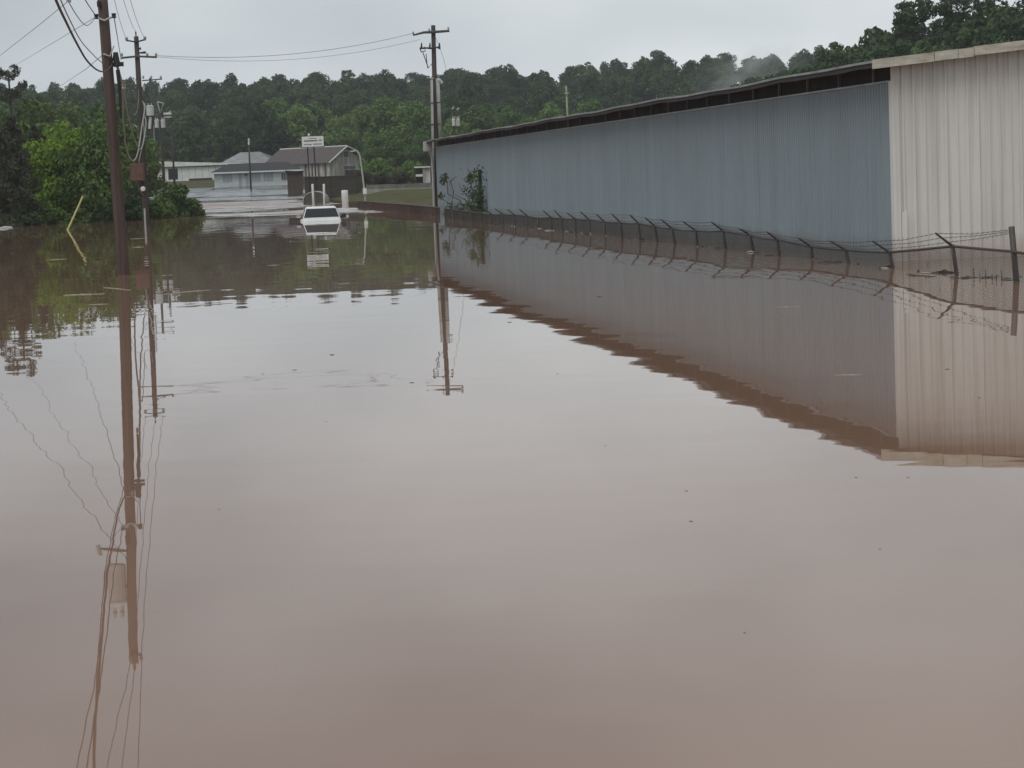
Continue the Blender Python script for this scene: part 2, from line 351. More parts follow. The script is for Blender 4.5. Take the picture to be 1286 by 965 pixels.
xs = np.concatenate([[-3000, -1500, -800, -500, -300, -220], np.arange(-160, 161, 4.0), [200, 260, 360, 560, 900, 1600, 3000]])
ys = np.concatenate([[-800, -300, -100, -50, -20], np.arange(0, 440, 3.5), np.arange(440, 720, 12.0), [760, 900, 1200, 1800, 3000]])
gx, gy = np.meshgrid(xs, ys)
gzv = ground_z(gx, gy)
nx, ny = len(xs), len(ys)
me = bpy.data.meshes.new('ground')
me.from_pydata([tuple(v) for v in np.stack([gx, gy, gzv], -1).reshape(-1, 3)], [],
               [(j * nx + i, j * nx + i + 1, (j + 1) * nx + i + 1, (j + 1) * nx + i) for j in range(ny - 1) for i in range(nx - 1)])
me.materials.append(M['ground'])
me.polygons.foreach_set('use_smooth', [True] * len(me.polygons))
tag(link('ground', me), 'grassy banks and drowned ground around the flood', 'ground', kind='structure')
w = MB().add([(-700, -300, 0), (700, -300, 0), (700, 420, 0), (-700, 420, 0)], [(0, 1, 2, 3)]).build('water', M['water'])
tag(w, 'still reddish brown flood water over road and yard', 'water', kind='structure')
def strip(name, m, x0f, x1f, y0, y1, dy, dz):
    b = MB(); yy = np.arange(y0, y1 + 0.01, dy); k = 14
    for Y in yy:
        for q in range(k + 1):
            X = x0f(Y) + (x1f(Y) - x0f(Y)) * q / k
            b.v.append((X, Y, gz(X, Y) + dz))
    for j in range(len(yy) - 1):
        for q in range(k): b.f.append((j * (k + 1) + q, j * (k + 1) + q + 1, (j + 1) * (k + 1) + q + 1, (j + 1) * (k + 1) + q))
    return b.build(name, m, smooth=True)
tag(strip('road', M['asphalt'], lambda Y: 0.5 - 0.138 * Y - max(0, Y - 220) * 0.06, lambda Y: 11.0 - 0.138 * Y + min(8.0, max(0, Y - 235) * 0.28), 0, 346, 3.5, 0.05),
    'wet grey road rising out of the flood toward the house', 'road', kind='structure')

# ------------------------------------------------------------------ warehouse
C0 = G(1127, 328); C1 = G(551, 266)
TH = math.atan2(-(C1.x - C0.x), C1.y - C0.y)
LEN = (C1 - C0).length
wh = empty('warehouse', (C0.x, C0.y, 0), 'long grey corrugated steel warehouse with white end wall standing in flood water', 'warehouse', rz=TH)
t_dir = Vector((-math.sin(TH), math.cos(TH), 0)); e_dir = Vector((math.cos(TH), math.sin(TH), 0))
WALL_TOP = at(1120, 103, C0.y).z
ROOF_Z = at(1104, 77, C0.y - 0.3).z
ZB = -1.5
def along_px(x, y, off=0.0):           # where the column of a photo pixel meets the side wall plane, metres from the corner
    o = C0 - e_dir * off
    d = ray(x, y); nrm = e_dir
    s = (o - Vector((0, 0, HCAM))).dot(nrm) / d.dot(nrm)
    p = Vector((0, 0, HCAM)) + d * s
    return (p - o).dot(t_dir), p.z
def rib_panel(width, nrib, depth, z0, z1, top=None, rw=0.42):
    prof = []
    pitch = width / nrib
    for i in range(nrib):
        a = i * pitch
        prof += [(a, 0), (a + pitch * (1 - rw) , 0), (a + pitch * (1 - rw * 0.72), depth), (a + pitch * (1 - rw * 0.28), depth)]
    prof.append((width, 0))
    b = MB()
    for s, d in prof:
        zt = z1 if top is None else top(s)
        b.v += [(s, d, z0), (s, d, zt)]
    for i in range(len(prof) - 1): b.f.append((2 * i, 2 * i + 2, 2 * i + 3, 2 * i + 1))
    return b
PW = 0.8
npan = int(LEN / PW)
gp = rib_panel(PW, 4, 0.038, ZB, WALL_TOP)
gp.v = [(-d, s, z) for s, d, z in gp.v]           # side wall faces local -x
gme = gp.mesh('side_wall_panel', M['grey_sheet'])
for i in range(npan + 1):
    o = link('side_wall_panel', gme, wh, (rnd.uniform(-0.004, 0.004), i * PW, rnd.uniform(-0.012, 0.012)), (0, rnd.uniform(-0.0015, 0.0015), rnd.uniform(-0.003, 0.003)))
SLOPE = math.tan(math.radians(5.0))
FW, FH = 0.9, 26
OVER = 0.54
def roof_under(x): return ROOF_Z - 0.16 + (x + OVER) * SLOPE
for i in range(FH):
    x0 = i * FW
    if i < 14: tp = lambda s, x0=x0: roof_under(x0 + s) + 0.02
    else: tp = lambda s, x0=x0: roof_under(26 * FW / 2 * 2 - (x0 + s)) + 0.02 if False else roof_under(min(x0 + s, 2 * 12.6 - (x0 + s))) + 0.02
    p = rib_panel(FW, 4, 0.042, ZB, 4, tp, rw=0.30)
    p.v = [(s, -d, z) for s, d, z in p.v]
    p.build('end_wall_panel', M['white_sheet'], wh, (x0 - 0.03, rnd.uniform(-0.004, 0.0) - 0.05, 0))
box('corner_trim', M['white_sheet'], wh, -0.075, 0.07, -0.11, -0.06, ZB, roof_under(0))
box('corner_trim', M['white_sheet'], wh, -0.075, -0.045, -0.058, 0.10, ZB, WALL_TOP + 0.02)
box('corner_patch', M['white_sheet'], wh, 0.08, 0.19, -0.125, -0.09, -0.5, 1.0)
# far end wall, right wall
box('end_wall', M['grey_sheet'], wh, 0.05, 25.0, LEN - 0.1, LEN, ZB, WALL_TOP)
box('right_wall', M['grey_sheet'], wh, 25.2, 25.3, 0.1, LEN - 0.2, ZB, WALL_TOP)
# dark open strip under the eave, with struts
ux = [along_px(x, y)[0] for x, y in ((1094, 95), (1051, 103), (1013, 110), (976, 116))]
sp = (ux[3] - ux[0]) / 3
s = ux[0]
marks = []
while s < LEN: marks.append(s); s += sp
prev = 0.08
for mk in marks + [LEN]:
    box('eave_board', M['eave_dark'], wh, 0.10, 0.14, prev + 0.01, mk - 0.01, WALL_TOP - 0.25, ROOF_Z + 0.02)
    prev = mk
for mk in marks:
    box('eave_strut', M['strut'], wh, 0.03, 0.09, mk - 0.035, mk + 0.035, WALL_TOP - 0.1, ROOF_Z + 0.0)
box('wall_cap', M['roof_steel'], wh, -0.06, 0.02, 0.11, LEN - 0.01, WALL_TOP - 0.005, WALL_TOP + 0.035)
# roof: two slopes with a gently wavy eave
b = MB(); nseg = 70
for i in range(nseg + 1):
    y = -0.40 + (LEN + 0.9) * i / nseg
    wv = 0.016 * math.sin(i * 0.42) + 0.012 * math.sin(i * 1.13 + 1)
    for x, z in ((-OVER, ROOF_Z + wv), (12.6, roof_under(12.6) + 0.16), (12.6 * 2 + OVER, ROOF_Z + wv)):
        b.v += [(x, y, z), (x, y, z - 0.05)]
for i in range(nseg):
    a, c = i * 6, (i + 1) * 6
    b.f += [(a, a + 2, c + 2, c), (a + 2, a + 4, c + 4, c + 2), (a + 3, a + 1, c + 1, c + 3), (a + 5, a + 3, c + 3, c + 5), (a, c, c + 1, a + 1), (a + 4, a + 5, c + 5, c + 4)]
b.f += [(0, 1, 3, 2), (2, 3, 5, 4), (nseg * 6 + 2, nseg * 6 + 3, nseg * 6 + 1, nseg * 6), (nseg * 6 + 4, nseg * 6 + 5, nseg * 6 + 3, nseg * 6 + 2)]
roof = b.build('roof', M['roof_steel'], wh)
b = MB()
for i in range(nseg + 1):
    y = -0.36 + (LEN + 0.8) * i / nseg
    wv = 0.016 * math.sin(i * 0.42) + 0.012 * math.sin(i * 1.13 + 1) - 0.075 + 0.012 * math.sin(i * 2.3)
    b.v += [(-OVER + 0.02, y, ROOF_Z + wv + 0.02), (-OVER + 0.02, y, ROOF_Z + wv - 0.07), (-OVER + 0.07, y, ROOF_Z + wv - 0.07), (-OVER + 0.07, y, ROOF_Z + wv + 0.02)]
for i in range(nseg):
    a, c = i * 4, i * 4 + 4
    b.f += [(a, c, c + 1, a + 1), (a + 1, c + 1, c + 2, a + 2), (a + 2, c + 2, c + 3, a + 3)]
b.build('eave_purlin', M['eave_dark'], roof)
b = MB()
for i in range(nseg + 1):
    y = -0.36 + (LEN + 0.8) * i / nseg
    wv = 0.016 * math.sin(i * 0.42) + 0.012 * math.sin(i * 1.13 + 1)
    b.v += [(-OVER + 0.03, y, ROOF_Z + wv - 0.056), (2.0, y, roof_under(2.0) + 0.16 - 0.06)]
b.f = [(2 * i, 2 * i + 2, 2 * i + 3, 2 * i + 1) for i in range(nseg)]
sd_ = b.build('soffit_deck', M['eave_dark'], roof); md = sd_.modifiers.new('thick', 'SOLIDIFY'); md.thickness = 0.012; md.offset = 0  # dark sheet added under the overhang to deepen the shaded eave band
# white fascia boards along the end wall roof edge
cuts = [-OVER - 0.02, 0.72, 1.22, 1.55, 3.4, 5.3, 7.2, 9.1, 11.0, 12.6]
for i in range(len(cuts) - 1):
    a, c = cuts[i] + 0.006, cuts[i + 1] - 0.006
    j = rnd.uniform(-0.012, 0.012)
    zt = lambda x: ROOF_Z + (x + OVER) * SLOPE
    bb = MB().prism([(a, zt(a) - 0.15 + j), (c, zt(c) - 0.15 + j), (c, zt(c) + 0.035 + j), (a, zt(a) + 0.035 + j)], -0.46 - 0.01 * (i % 2), -0.41)
    bb.build('fascia_board', M['fascia'], wh)
    a2, c2 = 25.2 - c, 25.2 - a
    zr = lambda x: ROOF_Z + (25.2 - x + OVER) * SLOPE
    MB().prism([(a2, zr(a2) - 0.15), (c2, zr(c2) - 0.15), (c2, zr(c2) + 0.035), (a2, zr(a2) + 0.035)], -0.46 - 0.01 * (i % 2), -0.41).build('fascia_board', M['fascia'], wh)
# gutter box and downspout at the far corner
box('gutter_box', M['conduit'], wh, -OVER - 0.14, -OVER + 0.34, LEN + 0.15, LEN + 0.62, ROOF_Z - 0.62, ROOF_Z - 0.06, bev=0.03)
MB().tube([(-OVER + 0.2, LEN + 0.55, ROOF_Z - 0.6), (-0.2, LEN + 0.5, ROOF_Z - 1.0), (-0.2, LEN + 0.5, ZB)], 0.07, 8).build('downspout', M['conduit'], wh)
# dark drain pipe on the side wall where the vine climbs
dpy, dpz = along_px(605, 213)
MB().tube([(-0.10, dpy, dpz), (-0.10, dpy, ZB)], 0.09, 8).build('drain_pipe', M['iron'], wh)

# ------------------------------------------------------------------ foliage builders
def leaves_mesh(name, pos, nrm, size, m, rng, aspect=0.62):
    n = len(pos)
    nrm = nrm / np.linalg.norm(nrm, axis=1, keepdims=True)
    a = np.cross(nrm, rng.normal(size=(n, 3))); a /= np.linalg.norm(a, axis=1, keepdims=True)
    b = np.cross(nrm, a)
    sz = size * rng.uniform(0.55, 1.35, (n, 1))
    v = np.stack([pos - a * sz, pos + b * sz * aspect + nrm * sz * 0.12, pos + a * sz, pos - b * sz * aspect + nrm * sz * 0.12], 1).reshape(-1, 3)
    me = bpy.data.meshes.new(name)
    me.vertices.add(4 * n); me.vertices.foreach_set('co', v.ravel())
    me.loops.add(4 * n); me.loops.foreach_set('vertex_index', np.arange(4 * n, dtype=np.int32))
    me.polygons.add(n); me.polygons.foreach_set('loop_start', np.arange(0, 4 * n, 4, dtype=np.int32))
    me.polygons.foreach_set('loop_total', np.full(n, 4, dtype=np.int32))
    me.materials.append(m); me.update(); me.validate(); return me
def lobed(rng, lobes, nleaf, jitter=0.55):
    """leaf positions on the skins of many small lobes (centre, radius)"""
    w_ = np.array([l[3] ** 2 for l in lobes]); w_ /= w_.sum()
    idx = rng.choice(len(lobes), nleaf, p=w_)
    L = np.array(lobes)[idx]
    d = rng.normal(size=(nleaf, 3)); d[:, 2] += 0.35; d /= np.linalg.norm(d, axis=1, keepdims=True)
    rr = L[:, 3:4] * rng.uniform(0.62, 1.08, (nleaf, 1))
    pos = L[:, :3] + d * rr * np.array([1, 1, 0.8])
    nr = d + rng.normal(size=(nleaf, 3)) * jitter
    return pos, nr
def broad_tree(seed, H, R, nl, nleaf, leaf, m, bottom=0.22, power=1.0):
    rng = np.random.default_rng(seed)
    lobes = []
    cz, hz = H * (1 + bottom) / 2, H * (1 - bottom) / 2
    for i in range(nl):
        d = rng.normal(size=3); d /= np.linalg.norm(d); k = rng.uniform(0.35, 0.86)
        shape = 1.0 - 0.25 * max(0, d[2]) * power
        r = R * rng.uniform(0.20, 0.36)
        lobes.append((d[0] * R * k * shape, d[1] * R * k * shape, cz + d[2] * hz * k, r))
    pos, nr = lobed(rng, lobes, nleaf)
    cm = leaves_mesh('crown', pos, nr, leaf, m, rng)
    t = MB(); r0 = H * 0.018
    t.tube([(0, 0, -0.4), (0.05, 0, H * 0.3), (-0.08, 0.06, H * 0.62), (0, 0, H * 0.86)], [r0 * 1.3, r0, r0 * 0.62, r0 * 0.2], 7)
    for i in range(9):
        l = lobes[i * len(lobes) // 9]; z0 = max(H * 0.22, l[2] - R * 0.5) * 0.9
        t.tube([(0, 0, z0), (l[0] * 0.5, l[1] * 0.5, z0 + (l[2] - z0) * 0.6), (l[0], l[1], l[2])], [r0 * 0.5, r0 * 0.3, r0 * 0.1], 5)
    return t.mesh('trunk', M['bark']), cm
def cedar(seed, H, R, nleaf, leaf, m):
    rng = np.random.default_rng(seed); lobes = []
    for i in range(90):
        z = H * rng.uniform(0.03, 0.97); a = rng.uniform(0, 6.28); rr = R * (1 - z / H) ** 0.75 * rng.uniform(0.5, 1)
        lobes.append((math.cos(a) * rr, math.sin(a) * rr, z, R * 0.24 * (1.15 - 0.7 * z / H)))
    pos, nr = lobed(rng, lobes, nleaf); pos[:, 2] += rng.uniform(-0.3, 0.2, nleaf)
    cm = leaves_mesh('crown', pos, nr, leaf, m, rng, 0.3)
    t = MB().tube([(0, 0, -0.4), (0, 0, H * 0.95)], [H * 0.02, 0.02], 7)
    return t.mesh('trunk', M['bark']), cm
def pine_tall(seed, H, R, nleaf, leaf, m, start=0.62, nl=95, lo=0.11, hi=0.2):
    rng = np.random.default_rng(seed); lobes = []; t = MB(); r0 = H * 0.014
    t.tube([(0, 0, -0.4), (0.1, 0, H * 0.5), (0, 0.1, H * 0.97)], [r0 * 1.2, r0, r0 * 0.3], 7)
    for i in range(nl):
        z = H * rng.uniform(start, 0.98); a = rng.uniform(0, 6.28); rr = R * rng.uniform(0.25, 1.0) * (1.2 - 0.6 * (z / H - start) / (1 - start))
        c = (math.cos(a) * rr, math.sin(a) * rr, z)
        lobes.append((*c, R * rng.uniform(lo, hi)))
        t.tube([(0, 0, z - 0.4), c], [r0 * 0.3, r0 * 0.12], 4)
    pos, nr = lobed(rng, lobes, nleaf, 0.9)
    return t.mesh('trunk', M['bark']), leaves_mesh('crown', pos, nr, leaf, m, rng, 0.35)
def bush(seed, H, R, nl, nleaf, leaf, m):
    rng = np.random.default_rng(seed); lobes = []
    for i in range(nl):
        a = rng.uniform(0, 6.28); k = R * rng.uniform(0, 0.8) ; z = H * rng.uniform(0.12, 0.8) * (1 - 0.35 * (k / R) ** 2)
        lobes.append((math.cos(a) * k, math.sin(a) * k, z, R * rng.uniform(0.2, 0.33)))
    pos, nr = lobed(rng, lobes, nleaf, 0.7)
    t = MB()
    for i in range(7):
        l = lobes[i]; t.tube([(l[0] * 0.15, l[1] * 0.15, -0.3), (l[0] * 0.6, l[1] * 0.6, l[2] * 0.6), (l[0], l[1], l[2])], [0.05, 0.035, 0.012], 5)
    return t.mesh('stems', M['bark']), leaves_mesh('foliage', pos, nr, leaf, m, rng)
def plant(name, pair, loc, rz, s, label, cat, group=None, sz=None, names=('trunk', 'crown')):
    e = empty(name, loc, label, cat, group, rz)
    e.scale = (s, s, sz or s)
    link(names[0], pair[0], e); link(names[1], pair[1], e)
    return e

# hill wood ------------------------------------------------------
hill = [broad_tree(11 + i, 14, 5.8 - 0.25 * i, 46, 3600, 0.40, M['leaf_hill'], 0.12) for i in range(4)]
mid = [broad_tree(31 + i, 13, 5.0, 50, 4200, 0.30, M['leaf_mid'], 0.08) for i in range(3)]
tallp = [pine_tall(51 + i, 18, 3.4, 3600, 0.34, M['leaf_hill'], 0.5) for i in range(2)]
rr = random.Random(3)
GRP = 'trees of the wood covering the far hill'
def hill_tree(x, y, s, kind):
    z = gz(x, y) - 0.2
    if kind == 'pine':
        plant('pine_tree', rr.choice(tallp), (x, y, z), rr.uniform(0, 6.28), s * 0.8, 'tall slender pine rising out of the wood on the far hill', 'tree', 'pines in the wood on the far hill')
    else:
        plant('hardwood_tree', rr.choice(hill), (x, y, z), rr.uniform(0, 6.28), s, 'dark green hardwood in the dense wood covering the far hill', 'tree', GRP, sz=s * rr.uniform(0.9, 1.15))
rows = [420, 448, 478, 508, 538, 568, 600, 634, 664]
for ri, Y in enumerate(rows):
    x = -0.228 * Y - 4
    while x < 0.135 * Y:
        jy = Y + rr.uniform(-11, 11)
        if not (ri < 3 and x > 0.03 * Y) and not (ri < 4 and x > 0.10 * Y):
            hill_tree(x + rr.uniform(-2, 2), jy, rr.uniform(0.66, 0.90), 'pine' if rr.random() < 0.03 else 'wood')
        x += rr.uniform(5.6, 7.4)
# lighter trees at the foot of the hill (photo pixel of the crown top, distance)
for px_, py_, Y, k in ((345, 118, 395, 1), (372, 128, 388, 1.0), (400, 122, 398, 1), (428, 140, 384, 1), (455, 128, 392, 1), (482, 118, 380, 1), (512, 122, 376, 1), (536, 130, 372, 1),
                       (330, 150, 405, 1), (497, 160, 352, 1), (470, 165, 356, 1), (528, 165, 350, 1), (600, 128, 372, 1), (640, 126, 380, 1), (690, 122, 390, 1), (735, 120, 384, 1), (575, 140, 360, 1), (240, 165, 410, 1), (270, 168, 405, 1), (225, 172, 412, 1), (300, 160, 412, 1)):
    Y = Y + 26 if px_ < 460 else Y
    P = at(px_, py_, Y); z = gz(P.x, P.y); s = max(0.35, (P.z - z) / 13.3)
    plant('leafy_tree', rr.choice(mid), (P.x, P.y, z - 0.1), rr.uniform(0, 6.28), s, 'lighter green leafy tree at the foot of the wooded hill', 'tree', 'lighter trees at the foot of the hill', sz=s)
# wooded rise behind the warehouse at the right
for px_, py_, Y in ((1012, 66, 235), (1040, 48, 240), (1066, 36, 236), (1092, 24, 244), (1118, 20, 238), (1150, 12, 242), (1178, 16, 236), (1205, 4, 240), (1232, 0, 246), (1258, -6, 238), (1284, -4, 240), (1310, -10, 244),
                    (1030, 72, 222), (1058, 60, 224), (1085, 52, 220), (1115, 44, 222), (1145, 38, 224), (1172, 34, 220), (1200, 28, 226), (1228, 22, 222), (1256, 18, 224), (1282, 12, 222), (1120, 62, 205), (1165, 58, 206), (1210, 50, 204), (1255, 44, 208), (1290, 38, 206)):
    P = at(px_, py_, Y); z = gz(P.x, P.y); s = (P.z - z) / 14.2
    plant('hardwood_tree', rr.choice(hill), (P.x, P.y, z - 0.2), rr.uniform(0, 6.28), s * 0.9, 'dark hardwood on the rise behind the white end wall of the warehouse', 'tree', 'trees on the rise behind the warehouse', sz=s)
for px_, py_, Y in ((1148, -8, 232), (1195, -14, 236), (1240, -18, 240)):
    P = at(px_, py_, Y); z = gz(P.x, P.y)
    plant('pine_tree', tallp[0], (P.x, P.y, z - 0.2), rr.uniform(0, 6.28), (P.z - z) / 18.4, 'tall pine standing among hardwoods behind the white end wall', 'tree', 'pines behind the white end wall')
for px_, py_, Y in ((925, 100, 262), (948, 92, 258), (968, 88, 262), (990, 84, 256)):
    P = at(px_, py_, Y); z = gz(P.x, P.y); s = (P.z - z) / 14.2
    plant('hardwood_tree', hill[1], (P.x, P.y, z - 0.2), rr.uniform(0, 6.28), s * 0.8, 'dark tree in front of the drifting mist beyond the roof', 'tree', 'dark trees below the mist', sz=s)

# left grove -----------------------------------------------------
GB = [broad_tree(71, 9, 3.4, 70, 9000, 0.17, M['leaf_bright'], 0.03), broad_tree(72, 9, 3.5, 70, 9000, 0.17, M['leaf_mid'], 0.03), broad_tree(73, 9, 3.3, 70, 8000, 0.17, M['leaf_bush'], 0.02)]
GC = [cedar(75, 9, 2.6, 9000, 0.20, M['leaf_dark']), cedar(76, 9, 2.3, 9000, 0.20, M['leaf_dark'])]
GP = pine_tall(77, 12, 1.9, 1500, 0.15, M['leaf_dark'], 0.78, 22, 0.15, 0.26)
def grove(name, pair, px_, py_, Y, ref, wide, label, cat='tree', group=None):
    P = at(px_, py_, Y); z = gz(P.x, P.y); s = (P.z - z) / ref
    return plant(name, pair, (P.x, P.y, z - 0.15), rr.uniform(0, 6.28), s * wide, label, cat, group, sz=s)
grove('tall_pine', GP, 10, 76, 172, 12.2, 1.0, 'tall pine with open tufted top above the grove')
grove('cedar_tree', GC[0], 12, 142, 141, 9, 1.0, 'dark brownish cedar at the water edge beside the bright green tree')
grove('cedar_tree', GC[1], -22, 132, 146, 9, 1.1, 'dark cedar at the outer edge of the grove under the tall pine')
grove('cedar_tree', GC[1], 40, 150, 150, 9, 0.9, 'slim dark cedar behind the bright green tree')
grove('leafy_tree', GB[0], 74, 136, 147, 9.1, 0.82, 'bright yellow green leafy tree at the water edge')
grove('leafy_tree', GB[1], 112, 148, 146, 9.1, 0.85, 'mid green leafy tree between the bright tree and the thick reddish pole')
grove('leafy_tree', GB[2], 60, 112, 172, 9.1, 1.0, 'dark leafy tree standing behind the bright green tree', group='trees behind the bright green tree')
grove('leafy_tree', GB[2], 95, 116, 178, 9.1, 1.0, 'dark leafy tree standing behind the bright green tree', group='trees behind the bright green tree')
grove('leafy_tree', GB[1], 128, 122, 182, 9.1, 1.0, 'green leafy tree behind the thick reddish pole')
grove('leafy_tree', GB[2], 20, 108, 176, 9.1, 1.0, 'leafy tree behind the dark cedars')
grove('leafy_tree', GB[2], 160, 148, 200, 9.1, 1.0, 'leafy tree between the thick reddish pole and the pole with the rusty cabinet', group=None)
grove('leafy_tree', GB[1], -10, 112, 186, 9.1, 1.0, 'leafy tree behind the tall pine trunk')
BU = [bush(81, 2.6, 1.7, 40, 3600, 0.12, M['leaf_bush']), bush(82, 2.2, 1.6, 40, 3400, 0.12, M['leaf_mid']), bush(83, 2.3, 1.9, 44, 3400, 0.13, M['leaf_bush'])]
def shrub(px_, py_, Y, ref, i, wide, label, group=None):
    P = at(px_, py_, Y); z = gz(P.x, P.y); z = min(z, 0.0) if z > 0 else z; z = gz(P.x, P.y)
    s = (P.z - max(z, -0.2)) / ref
    e = plant('shrub', BU[i], (P.x, P.y, max(z, -0.25)), rr.uniform(0, 6.28), s * wide, label, 'shrub', group, sz=s, names=('stems', 'foliage'))
    return e
shrub(222, 226, 154, 2.6, 0, 1.0, 'largest round shrub at the water edge beyond the pole with the rusty cabinet')
shrub(198, 236, 150, 2.6, 1, 1.0, 'shrub behind the pole with the rusty cabinet')
shrub(240, 243, 156, 2.6, 2, 0.9, 'low shrub at the outer tip of the bank beside the open water')
shrub(168, 240, 148, 2.6, 2, 1.1, 'shrub between the thick reddish pole and the rusty cabinet')
shrub(140, 246, 150, 2.6, 1, 1.2, 'low leafy shrub behind the thick reddish pole')
shrub(112, 250, 145, 2.6, 0, 1.2, 'leafy shrub beside the yellow guy guard')
shrub(70, 252, 144, 2.6, 1, 1.2, 'leafy shrub under the bright green tree')
shrub(30, 248, 142, 2.6, 2, 1.3, 'leafy shrub at the foot of the dark cedars')
# shrubs and brush on the right bank
BR = [bush(85, 2.6, 2.2, 40, 3200, 0.14, M['leaf_brown']), bush(86, 2.6, 2.2, 40, 3200, 0.14, M['leaf_mid'])]
for px_, py_, Y, i, lab in ((470, 196, 285, 1, 'bright leafy shrub above the low grey wall'), (492, 206, 280, 1, 'small leafy shrub beside the bright shrub above the wall'),
                            (455, 212, 272, 0, 'brown brush behind the street lamp'), (478, 214, 266, 0, 'brown brush above the low grey wall'), (503, 214, 268, 0, 'brown brush beside the small white shed'), (538, 206, 275, 0, 'brown brush behind the small white shed'),
                            (517, 200, 290, 1, 'leafy shrub between wall and hillside behind the shed')):
    P = at(px_, py_, Y); z = gz(P.x, P.y); s = (P.z - z) / 2.6
    plant('shrub', BR[i], (P.x, P.y, z - 0.05), rr.uniform(0, 6.28), max(0.5, s * 0.75), lab, 'shrub', sz=s, names=('stems', 'foliage'))

# ------------------------------------------------------------------ fence along the warehouse
FB, FA = -0.14558, 14.02
def on_fence(px_, py_):
    d = ray(px_, py_); Y = FA / (d.x / d.y - FB); return Vector((FA + FB * Y, Y, 0))
posts = [  # base x,y ; top x,y ; arm tip or None
    ((1276.6, 355), (1270.5, 287), None), ((1201.5, 345.4), (1196.5, 309.5), (1174.7, 293)), ((1121.4, 336.7), (1117, 317), (1095.7, 303)),
    ((1066, 330.6), (1061.5, 313.8), (1042, 303)), ((1020.8, 325.8), (1018, 309.5), (1002, 299)), ((979, 318.7), (975.8, 301), (963, 291.5)),
    ((946.4, 316.5), (942, 295.8), (928, 287)), ((911.6, 313), (908, 290), (893, 279)), ((876, 310), (873.5, 289.7), (857.6, 278.4)),
    ((848, 306.7), (844, 287), (830, 276)), ((826, 303.5), (822, 284), (810, 273.6)), ((804.5, 299), (801.6, 280.5), (790.8, 270)),
    ((781.6, 298), (778.8, 279.5), (768, 268.6)), ((760, 294.7), (759, 278.8), (748.7, 269)), ((741, 293.6), (739.6, 276), (728.7, 266)),
    ((723, 292), (722, 275), (712, 267.6)), ((707, 290), (705, 274), (696, 264.4)), ((693, 287), (691.6, 273), (682, 265)),
    ((676, 286), (675.7, 274), None), ((662, 284.4), (661.7, 271), (652, 263)), ((647, 283.5), (646, 270), (637, 263)),
    ((632.4, 282.5), (631, 269), (621.6, 262.5)), ((618, 281.6), (617, 269), (608, 262.5)), ((604, 280), (603, 267.5), (595, 261.5)),
    ((592, 278), (591, 266), (583, 260)), ((580, 276), (579, 264.5), (572, 259)), ((569, 274), (568.5, 263), (562, 258)), ((559, 272), (558.5, 261.5), None)]
p0 = on_fence(posts[0][0][0], posts[0][0][1])
fence = empty('chain_link_fence', (p0.x, p0.y, 0), 'leaning chain link fence topped with barbed wire along the grey warehouse', 'fence')
fo = Vector(fence.location)
tops, tips = [], []
for i, (ba, tp, tip) in enumerate(posts):
    base = on_fence(*ba); top = at(tp[0], tp[1], base.y)
    dirv = (top - base).normalized()
    r = 0.05 if i == 0 else (0.037 if i % 6 else 0.042)
    foot = base - Vector((0, 0, 1.46))
    po = MB().tube([foot - fo, base - fo, top - fo + dirv * 0.03], r, 8).build('post', M['galv'], fence, smooth=True)
    if tip:
        tv = at(tip[0], tip[1], base.y - 0.12)
        MB().tube([top - fo, tv - fo], [0.026, 0.016], 6).build('barb_arm', M['galv'], po)
        tips.append((top, tv))
    elif i == 0:
        tips.append((top - Vector((0, 0, 0.1)), top - Vector((0.02, 0.02, 0.02))))
    tops.append(top if i else at(1271.5, 316, base.y))
ext = tops[0] + Vector((-FB * 2.7, -2.7, -0.02))
rail_pts = [ext] + tops
pts = []
for a, c in zip(rail_pts[:-1], rail_pts[1:]):
    pts += [a - fo, a.lerp(c, 0.5) - fo + Vector((0, 0, rnd.uniform(-0.03, 0.005)))]
MB().tube(pts + [rail_pts[-1] - fo], 0.024, 6).build('top_rail', M['galv'], fence, smooth=True)
for fr in (0.30, 0.64, 0.97):
    q = [a.lerp(t_, fr) for a, t_ in tips]
    pp = []
    for a, c in zip(q[:-1], q[1:]):
        pp += [a - fo, a.lerp(c, 0.5) - fo - Vector((0, 0, rnd.uniform(0.015, 0.05)))]
    wb = MB().tube(pp + [q[-1] - fo], 0.0045, 4)
    for a, c in zip(q[:10], q[1:11]):
        for k in range(1, 14):
            m_ = a.lerp(c, k / 14) - fo; m_.z -= 0.03 * math.sin(math.pi * k / 14)
            wb.tube([m_ - Vector((0.015, 0.01, 0.022)), m_ + Vector((0.015, -0.01, 0.022))], 0.003, 3)
    wb.build('barbed_wire', M['wire'], fence)
def chain_link(name, line_top, zb, pitch, r, m, parent, org):
    """woven wires: two families of slanting wires between the top rail and the mud"""
    b = MB(); L = [0.0]
    for a, c in zip(line_top[:-1], line_top[1:]): L.append(L[-1] + (c - a).length)
    def P(s):
        i = max(0, min(len(L) - 2, int(np.searchsorted(L, s)) - 1)); k = (s - L[i]) / max(1e-6, L[i + 1] - L[i])
        return line_top[i].lerp(line_top[i + 1], min(1, max(0, k)))
    n = int(L[-1] / pitch); hh = abs(zb)
    for i in range(n):
        s0 = i * pitch; t0 = P(s0); h = t0.z - zb
        for sg in (1, -1):
            t1 = P(min(L[-1], max(0, s0 + sg * h)))
            b.tube([t0 - org - Vector((0.01, 0, 0.02)), Vector((t1.x, t1.y, zb)) - org], r, 3, caps=False)
    o = b.build(name, m, parent); o['kind'] = 'stuff'; return o
chain_link('wire_mesh', rail_pts, -0.35, 0.065, 0.0034, M['mesh'], fence, fo)

